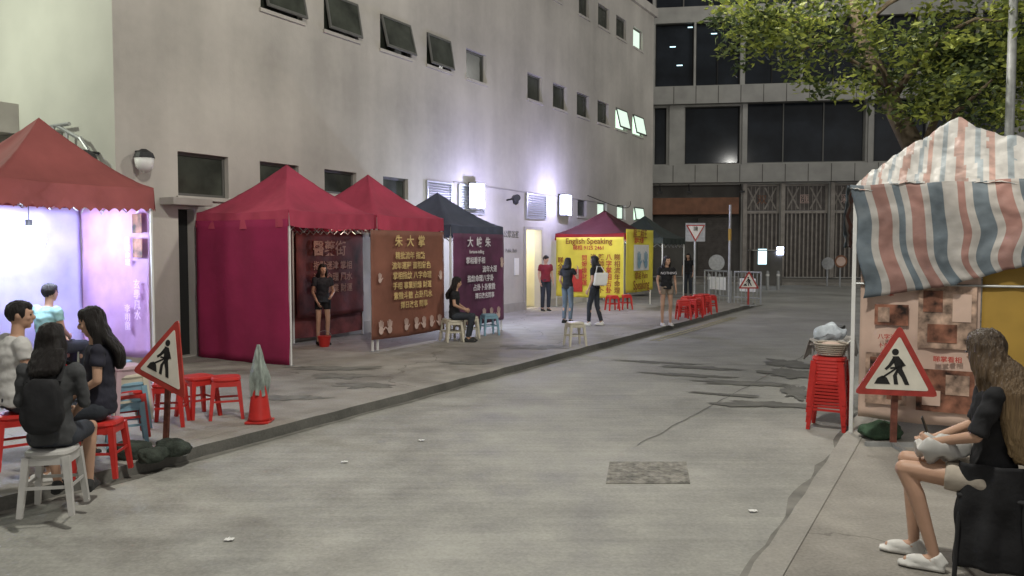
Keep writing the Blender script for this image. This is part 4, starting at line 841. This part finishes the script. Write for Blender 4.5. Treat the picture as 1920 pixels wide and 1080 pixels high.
# ------------------------------------------------------------------ people
def seat_pose(**k):
    J=dict(pel=(0,0,.53),wai=(0,-.01,.70),che=(0,0,.89),nek=(0,.02,1.05),hed=(0,.05,1.215),
      hip=[(.085,.02,.52)]*2,kne=[(.11,.44,.52)]*2,ank=[(.11,.42,.09)]*2,sho=[(.165,.0,1.0)]*2,elb=[(.205,.03,.76)]*2,wri=[(.09,.22,.66)]*2); J.update(k); return J
def stand_pose(**k):
    J=dict(pel=(0,0,.93),wai=(0,0,1.09),che=(0,0,1.26),nek=(0,0,1.42),hed=(0,.02,1.575),
      hip=[(.085,0,.90)]*2,kne=[(.10,.02,.49)]*2,ank=[(.10,-.02,.09)]*2,sho=[(.165,0,1.37)]*2,elb=[(.22,-.03,1.10)]*2,wri=[(.21,.08,.87)]*2); J.update(k); return J
def person(label,loc,rz,J,shirt,pants,hair='hair',hl=0,shoe='shoe_dark',sc=1,vox=.011,sleeve=.55,leg=1.0,skin='skin',hy=0,hp=0,group=None,hairw=1.0,fem=True,curtain=0):
    r=thing('person',label,'person',(0,0,0))
    g=lambda n:V(J[n])
    def sd(n,i):
        q=J[n]; q=q[i]; return V((q[0]*(1 if i else -1),q[1],q[2]))
    w=.92 if fem else 1.06
    def torso(mb,e,top=True):
        X=(sd('sho',1)-sd('sho',0)).normalized()
        pts=[g('pel')-V((0,0,.04)),g('pel').lerp(g('wai'),.4),g('wai'),g('che').lerp(g('wai'),.4),g('che'),g('che').lerp(g('nek'),.55),g('nek')-V((0,0,.015))]
        rr=[(.145,.11),(.15,.11),(.122,.092),(.135,.10),(.152,.105),(.15,.082),(.062,.058)]
        mb.tube(pts,[((a*w+e),(b*w+e)) for a,b in rr],18,xd=X)
    fw=V((-sin(hy)*cos(hp),cos(hy)*cos(hp),sin(hp))); rt=V((cos(hy),sin(hy),0)); up=rt.cross(fw); hd=g('hed'); R=Matrix((rt,fw,up)).transposed()
    mb=MB(); torso(mb,0)
    mb.tube([g('nek')-V((0,0,.05)),hd-up*.05-fw*.012],[.052,.047],12)
    mb.ell(hd,(.072,.088,.098),R,20,14); mb.ell(hd-up*.055+fw*.022,(.055,.062,.058),R,16,10); mb.ell(hd-up*.1+fw*.055,(.022,.02,.018),R)
    mb.ell(hd-up*.025+fw*.09,(.011,.02,.022),R); mb.ell(hd-up*.035+fw*.097,(.015,.013,.01),R); mb.ell(hd-up*.067+fw*.078,(.022,.014,.008),R)
    mb.ell(hd+up*.018+fw*.077,(.045,.014,.01),R)
    for sg in(-1,1): mb.ell(hd+rt*.074*sg-up*.01-fw*.005,(.01,.018,.028),R); mb.ell(hd+rt*.035*sg-up*.03+fw*.062,(.022,.02,.02),R)
    for i in(0,1):
        s_=sd('sho',i);e_=sd('elb',i);wr=sd('wri',i)
        mb.cap(s_,e_,.046*w,.036*w); mb.cap(e_,wr,.036*w,.024*w)
        d=(wr-e_).normalized(); inn=V((-1 if i else 1,0,0)); nr=(inn-d*inn.dot(d))
        if nr.length<.2: nr=V((0,1,0))-d*d.y
        nr.normalize(); x=d.cross(nr).normalized()
        mb.tube([wr,wr+d*.04,wr+d*.085],[(.024,.018),(.038,.015),(.036,.012)],10,xd=x)
        for k,l in zip((-1.5,-.5,.5,1.5),(.062,.074,.07,.054)):
            b_=wr+d*.075+x*k*.0205; m_=b_+(d+nr*.35+x*k*.06).normalized()*l*.55; t_=m_+(d*.55+nr*.85).normalized()*l*.5
            mb.cap(b_,m_,.0088,.0082,6); mb.cap(m_,t_,.0082,.007,6)
        thx=x*(1 if (V((0,1,0)).dot(x)>0) else -1); b_=wr+d*.02+thx*.024; m_=b_+(d*.75+thx*.6+nr*.2).normalized()*.04; mb.cap(b_,m_,.012,.010,6); mb.cap(m_,m_+(d*.85+nr*.45).normalized()*.028,.0095,.008,6)
        hp_=sd('hip',i);kn=sd('kne',i);an=sd('ank',i); cm=kn.lerp(an,.3); back=V((0,-1,0))
        mb.cap(hp_,kn,.078*w,.052*w,14); mb.cap(kn,cm+back*.015,.05*w,.05*w,12); mb.cap(cm+back*.015,an,.05*w,.032*w,12)
        ft=V((0,1,0)); mb.cap(an-V((0,0,.03)),an+ft*.13-V((0,0,.055)),.033,.026,8)
    mb.build('body',M[skin],r,remesh=vox,smoothit=3)
    for sg in(-1,1): mb=MB(); mb.ell(hd+rt*.03*sg-up*.004+fw*.079,(.014,.008,.007),R,10,6); mb.build('eye',M['eye'],r)
    mb=MB(); torso(mb,.014)
    for i in(0,1):
        s_=sd('sho',i);e_=sd('elb',i);wr=sd('wri',i); inn=s_*.75+g('che')*.25
        mb.cap(inn,s_,.062*w,.056*w)
        if sleeve<=1: mb.tube([s_,s_.lerp(e_,sleeve)],[.058*w,.052*w+.004],14)
        else: mb.cap(s_,e_,.058*w,.048*w); mb.tube([e_,e_.lerp(wr,sleeve-1)],[.048*w,.036*w],12)
    to=mb.build('top',M[shirt],r,remesh=max(vox,.011),smoothit=3)
    for v in to.data.vertices: v.co+=v.normal*(.012*noise.noise(V((v.co.x*9,v.co.y*9,v.co.z*16)))+.004*noise.noise(v.co*30))
    mb=MB(); X=(sd('hip',1)-sd('hip',0)).normalized()
    mb.tube([g('pel')+(g('wai')-g('pel'))*.55,g('pel'),g('pel')-V((0,0,.05))],[(.138*w,.108*w),(.165*w,.125*w),(.15*w,.115*w)],18,xd=X)
    for i in(0,1):
        hp_=sd('hip',i);kn=sd('kne',i);an=sd('ank',i); mb.ell(hp_,.096*w)
        if leg<=1: mb.tube([hp_,hp_.lerp(kn,leg)],[.096*w,.096*w*(1-leg*.3)],16)
        else: mb.cap(hp_,kn,.092*w,.066*w,14); mb.tube([kn,kn.lerp(an,leg-1)],[.066*w,.052*w],14)
    mb.build('bottoms',M[pants],r,remesh=max(vox,.011),smoothit=3)
    for i in(0,1):
        an=sd('ank',i); z0=an.z-.09; mb=MB()
        mb.tube([V((an.x,an.y-.055,z0+.018)),V((an.x,an.y+.03,z0+.02)),V((an.x,an.y+.13,z0+.02)),V((an.x,an.y+.18,z0+.018))],[(.036,.02),(.04,.02),(.047,.02),(.03,.016)],12,xd=(1,0,0))
        mb.tube([V((an.x,an.y-.04,z0+.03)),V((an.x,an.y-.0,z0+.085))],[(.038,.042),(.036,.04)],12,xd=(1,0,0)); mb.ell(V((an.x,an.y+.06,z0+.045)),(.04,.09,.034))
        mb.build('shoe',M[shoe],r,remesh=.009,smoothit=2)
    mb=MB(); mb.ell(hd+up*.018-fw*.016,(.083*hairw,.094,.095),R,24,16)
    mb.ell(hd+up*.06+fw*.03,(.06,.055,.045),R,16,10)
    if hl>0:
        for sg in(-1,1): mb.tube([hd+rt*.07*sg+up*.03,hd+rt*.082*sg-up*.05-fw*.005,hd+rt*.08*sg-up*.14-fw*.01,hd+rt*.085*sg-V((0,.06,.15+min(hl,.25)*.5))],[(.018,.04),(.02,.045),(.02,.04),(.016,.03)],10,xd=rt)
        n_=8; pts=[hd-fw*.03+up*.03,hd-fw*.05-up*.08]
        for k in range(1,n_+1):
            f_=min(1,k*hl/n_/.16); yb=g('che').y-.115*w-.035; q=hd-V((0,0,.09+hl*k/n_)); back_=hd.y-.075
            q.y=back_+(min(yb,back_)-back_)*f_; pts.append(q)
        ra=[(.082,.07),(.09*hairw,.06)]+[((.10+.02*sin(k*.5))*hairw*(1 if k<n_ else .7),.045*(1 if k<n_ else .5)) for k in range(1,n_+1)]
        mb.tube(pts,ra,18,xd=(rt if not curtain else V((1,0,0))))
        if curtain:
            P_=[hd+V((-.03,-.01,.03)),hd+V((-.055,-.025,-.07)),V((-.085,-.06,1.08)),V((-.12,-.085,1.0)),V((-.135,-.11,.90)),V((-.135,-.125,.80)),V((-.12,-.13,.70)),V((-.10,-.13,.64))]
            mb.tube(P_,[(.08,.055),(.095,.06),(.10,.07),(.10,.075),(.095,.07),(.085,.06),(.065,.045),(.035,.02)],18,xd=(0,1,0))
    ho=mb.build('hair',M[hair],r,remesh=.009,smoothit=2 if not curtain else 10)
    for v in ho.data.vertices: v.co+=v.normal*(noise.noise(V((v.co.x*55,v.co.y*55,v.co.z*3)))*.011)
    r.location=loc; r.rotation_euler=(0,0,rz); r.scale=(sc,sc,sc); return r
# --- right woman
wr_=V((2.71,4.46,0)); wrz=radians(60)
person('woman with long brown-blond hair at the right edge, black top, pale shorts, white shoes',wr_,wrz,
    seat_pose(ank=[(.10,.26,.09),(.09,.37,.09)],kne=[(.08,.42,.54),(.11,.42,.55)],elb=[(.19,.08,.78)]*2,wri=[(.06,.28,.70)]*2,pel=(0,0,.54),hed=(0,.05,1.22)),'black_cotton','beige_cloth','ombre',hl=.50,shoe='shoe_white',sc=1.05,vox=.0065,leg=.5,hp=-.2,hy=-.6,sleeve=.95,hairw=1.15,curtain=1)
r=thing('folding_chair','dark chair hung with a black coat under the woman on the right','chair',wr_,wrz)
Rz=Matrix.Rotation(wrz,3,'Z'); L_=lambda x,y,z: wr_+Rz@V((x,y,z))
mb=MB(); mb.obox(L_(0,0,.475),Rz@V((.17,0,0)),Rz@V((0,.17,0)),(0,0,.012)); mb.build('seat',M['black'],r,bevel=.01)
for a in(-1,1):
    for b in(-1,1): mb=MB(); mb.tube([L_(a*.15,b*.15,.47),L_(a*.17,b*.17,.001)],.013,8); mb.build('leg',M['black'],r)
mb=MB()
def coat(u,v):
    th=pi*(.70+1.0*u); rx=.19+.008*v+.018*sin(u*26+v)*v+.025*noise.noise(V((u*6,v*3,0)))
    k=(abs(cos(th))**2.4+abs(sin(th))**2.4)**(-1/2.4)
    return L_(rx*cos(th)*k,rx*sin(th)*k,.66-.58*v+.06*noise.noise(V((u*4,0,2)))*v)
mb.sheet(coat,72,28); tag(mb.build('black_coat',M['black_cotton'],smooth=True,thick=.006),'black coat draped around the chair of the woman on the right','coat')
mb=MB(); mb.obox(L_(0.02,.34,.80),Rz@V((.036,0,0)),Rz@V((0,.02,.06)),Rz@V((0,.004,-.0015))); tag(mb.build('mobile_phone',M['black'],bevel=.004),'dark phone held by the woman on the right','phone')
mb=MB(); mb.ell(L_(-.02,.25,.70),(.14,.12,.07),nu=28,nv=18); mb.v=[v+V((.05*noise.noise(v*9),0,.07*noise.noise(v*14))) for v in mb.v]; tag(mb.build('lap_bag',M['grey'],smooth=True),'pale bag in the lap of the woman on the right','bag')
# --- left group
sp=V((-3.24,5.58,0)); stool('grey',sp,.2,'greyish white plastic stool under the woman in dark grey')
person('woman in a dark grey top seen from behind, nearest of the left group',sp,radians(12),seat_pose(kne=[(.16,.42,.5),(.13,.42,.5)],pel=(0,0,.52)),'grey_knit','dark_denim',hl=.16,shoe='shoe_dark',sc=1.0,vox=.0075,leg=.8,hy=-.3,hairw=1.08,sleeve=1.2)
mb=MB(); Rg=Matrix.Rotation(radians(12),3,'Z'); bc=sp+Rg@V((0,-.17,.77)); mb.ell((0,0,0),(1,1,1),nu=36,nv=24)
sp_=lambda a,e:(abs(a)**e)*(1 if a>=0 else -1)
mb.v=[bc+Rg@V((.125*sp_(v.x,.6)*(1.12 if v.z<0 else 1)*(1+.1*noise.noise(v*2)),.055*sp_(v.y,.7)*(1+.25*noise.noise(v*2.4)),.19*sp_(v.z,.65)*(1+.08*noise.noise(v*1.7)))) for v in mb.v]
r=thing('backpack','black backpack on the back of the woman in dark grey','bag',bc); mb.build('pack',M['black_cotton'],r,smooth=True)
for sg in(-1,1): mb=MB(); mb.tube([sp+Rg@V((sg*.09,-.13,.93)),sp+Rg@V((sg*.095,-.03,1.065)),sp+Rg@V((sg*.10,.09,1.02)),sp+Rg@V((sg*.115,.125,.87))],[(.02,.008)]*4,8,xd=Rg@V((1,0,0))); mb.build('strap',M['black_cotton'],r)
mp_=V((-4.22,6.75,0)); stool('red',mp_,.7,'red plastic stool under the man in the white T-shirt')
person('man in a white T-shirt with short black hair seated at the left edge',mp_,radians(-40),seat_pose(),'white_cotton','dark_denim',hl=0,shoe='shoe_dark',sc=1.06,vox=.0085,leg=1.9,fem=False,hy=-.5)
wp=V((-3.36,6.48,0)); stool('red',wp,.1,'red plastic stool under the long-haired woman in the dark top')
person('woman with long dark hair and dark top facing left in the seated group',wp,radians(112),seat_pose(ank=[(.1,.34,.09),(.1,.2,.09)],wri=[(.07,.18,.64)]*2,elb=[(.2,.0,.77)]*2),'navy_cotton','dark_denim',hl=.3,shoe='shoe_white',sc=1.04,vox=.0075,leg=1.9,hp=-.25)
gp=D(85,465,10.35); gp.z=0; stool('red',gp,.1,'red stool under the person in the green shirt inside the maroon tent')
person('person in a pale green shirt seated inside the lit maroon tent',gp,radians(-20),seat_pose(),'green_shirt','dark_denim',hl=0,sc=1.05,vox=.011,leg=1.9,fem=False)
# --- pavement people
A_=lambda px,py:G(px,py)
person('person in a red T-shirt standing by the lit doorway',A_(1023,583),radians(-160),stand_pose(),'red_cotton','dark_denim',hl=0,sc=.97,leg=1.95,fem=False,hy=.4,hp=-.3)
person('person in a black top and blue jeans raising a phone, back half turned',A_(1064,606),radians(-40),stand_pose(elb=[(.22,-.03,1.10),(.24,.1,1.16)],wri=[(.2,.12,.9),(.12,.28,1.38)]),'black_cotton','denim',hl=.1,sc=.96,leg=1.95)
person('woman with long black hair carrying a white shoulder bag, dark outfit',A_(1115,611),radians(60),stand_pose(ank=[(.08,.12,.09),(.08,-.14,.10)],kne=[(.09,.1,.49),(.09,-.02,.49)]),'black_cotton','dark_denim',hl=.3,shoe='shoe_white',sc=.99,leg=1.95)
bp2=A_(1124,611)+Z*1.12+V((0,-.2,0)); r=thing('shoulder_bag','white shoulder bag hanging on the long-haired woman in dark clothes','bag',bp2)
mb=MB(); mb.obox(bp2,(.16,.02,0),(-.01,.05,0),(.02,0,.15)); mb.build('pouch',M['white'],r,bevel=.03); mb=MB(); mb.tube([bp2+V((-.12,0,.13)),bp2+V((-.08,.04,.30)),bp2+V((.02,.06,.29)),bp2+V((.12,0,.13))],.012,6); mb.build('strap',M['white'],r)
w3=person('woman in a black slogan T-shirt and short shorts standing at the kerb',A_(1249,611),radians(-172),stand_pose(ank=[(.11,-.02,.09),(.09,-.02,.09)]),'black_cotton','tan_shorts',hl=.22,shoe='shoe_white',sc=.99,leg=.35,hy=.3)
person('person in dark clothes standing behind the stools near the black tent',A_(1290,556),radians(150),stand_pose(),'black_cotton','dark_denim',hl=.05,sc=.98,leg=1.95,fem=False)
cp=PT(846,8.82)+U*.12; stool('cream',cp,.2,'cream stool under the person at the plum banner',s_=.96)
person('person in black with long hair seated between the brown and plum banners',cp,radians(-95),seat_pose(kne=[(.11,.36,.52)]*2,ank=[(.11,.28,.09)]*2),'black_cotton','dark_denim',hl=.26,sc=.97,leg=1.95,hp=-.2)
person('woman in dark clothes with bare legs standing inside the pink tents',G(606,646),radians(-150),stand_pose(elb=[(.22,.04,1.10),(.22,.04,1.10)],wri=[(.12,.22,1.02),(.16,.16,.9)]),'dark_denim','black_cotton',hl=.2,sc=.92,leg=.4)
txt=text('NOTHING',.085,V((0,0,0)),V((1,0,0)),Z,M['white_text'],b5,'slogan'); _W=MAT[b5.name]
for v in txt.data.vertices: v.co=_W@v.co
txt.parent=w3; txt.location=(0,.150,1.27); txt.rotation_euler=(0,0,pi)
p=G(566,636)
for i in range(4): stool('red',p+Z*.075*i,.2,'red stool %s of the stack just inside the nearer pink tent'%['at the bottom','second from the bottom','second from the top','on top'][i])
p=G(600,648)+V((.12,-.15,0)); r=thing('plastic_bucket','small red bucket on the ground inside the pink tents','bucket',p); mb=MB(); mb.tube([p,p+Z*.2],[.09,.13],16); mb.build('pail',M['red'],r)
mb=MB(); mb.tube([p+V((.13*cos(a),0,.2+.1*sin(a))) for a in [pi*i/10 for i in range(11)]],.004,5); mb.build('handle',M['steel'],r)
# ------------------------------------------------------------------ lights & world
W=bpy.data.worlds.new('World'); S.world=W; W.use_nodes=True; n=W.node_tree.nodes; l=W.node_tree.links; bg=n['Background']
sk=n.new('ShaderNodeTexSky'); sk.sky_type='NISHITA'; sk.sun_disc=False; sk.sun_elevation=radians(4); sk.sun_rotation=radians(150)
hs_=n.new('ShaderNodeHueSaturation'); hs_.inputs['Saturation'].default_value=.10; l.new(sk.outputs[0],hs_.inputs['Color']); l.new(hs_.outputs[0],bg.inputs['Color']); bg.inputs['Strength'].default_value=.045
su=bpy.data.lights.new('night_glow','SUN'); su.energy=.33; su.angle=radians(40); su.color=(1,.96,.88); so=bpy.data.objects.new('night_glow',su); COL.objects.link(so); so.rotation_euler=(radians(48),0,radians(-28))
point('green_wall_light',ST(4.6,13.8,5.6),420,(.94,1,.82),.2)
point('lobby_light',ST((door2[0]+door2[1])/2,WT+.9,2.2),60,(1,.96,.78),.1)
point('navy_tent_light',ST(16.1,9.6,1.9),130,(.72,.83,1),.06)
point('pink_tent_light',ST(11.3,10.0,2.0),16,(1,.78,.6),.06)
point('yellow_tent_light',ST(24.4,10.2,2.0),110,(.85,.9,1),.1)
point('stall_front_light',ST(21.2,8.4,2.4),45,(1,.95,.85),.05)
point('striped_stall_light',ST(8.0,-.2,2.7),6,(1,.9,.75),.05)
point('street_lamp_far',ST(30,2.2,9.5),600,(1,.98,.92),.2)
point('facade_fill_light',fp(2,21.5,-9),1250,(1,.98,.92),.2)  # unseen fill light added above the frame to brighten the far building
point('near_fill_light',ST(3.2,1.6,8.5),2050,(1,.97,.87),.3)  # unseen fill light added near the camera for stall roof, leaves and wall
bpy.data.scenes.remove(SCR)
# camera
cd=bpy.data.cameras.new('Camera'); cam=bpy.data.objects.new('Camera',cd); COL.objects.link(cam); cam.location=(0,0,H); cam.rotation_euler=(pi/2-PIT,0,0)
cd.sensor_width=36; cd.lens=36*F/1920; cd.clip_end=1000; S.camera=cam
S.view_settings.view_transform='Standard'; S.view_settings.look='None'
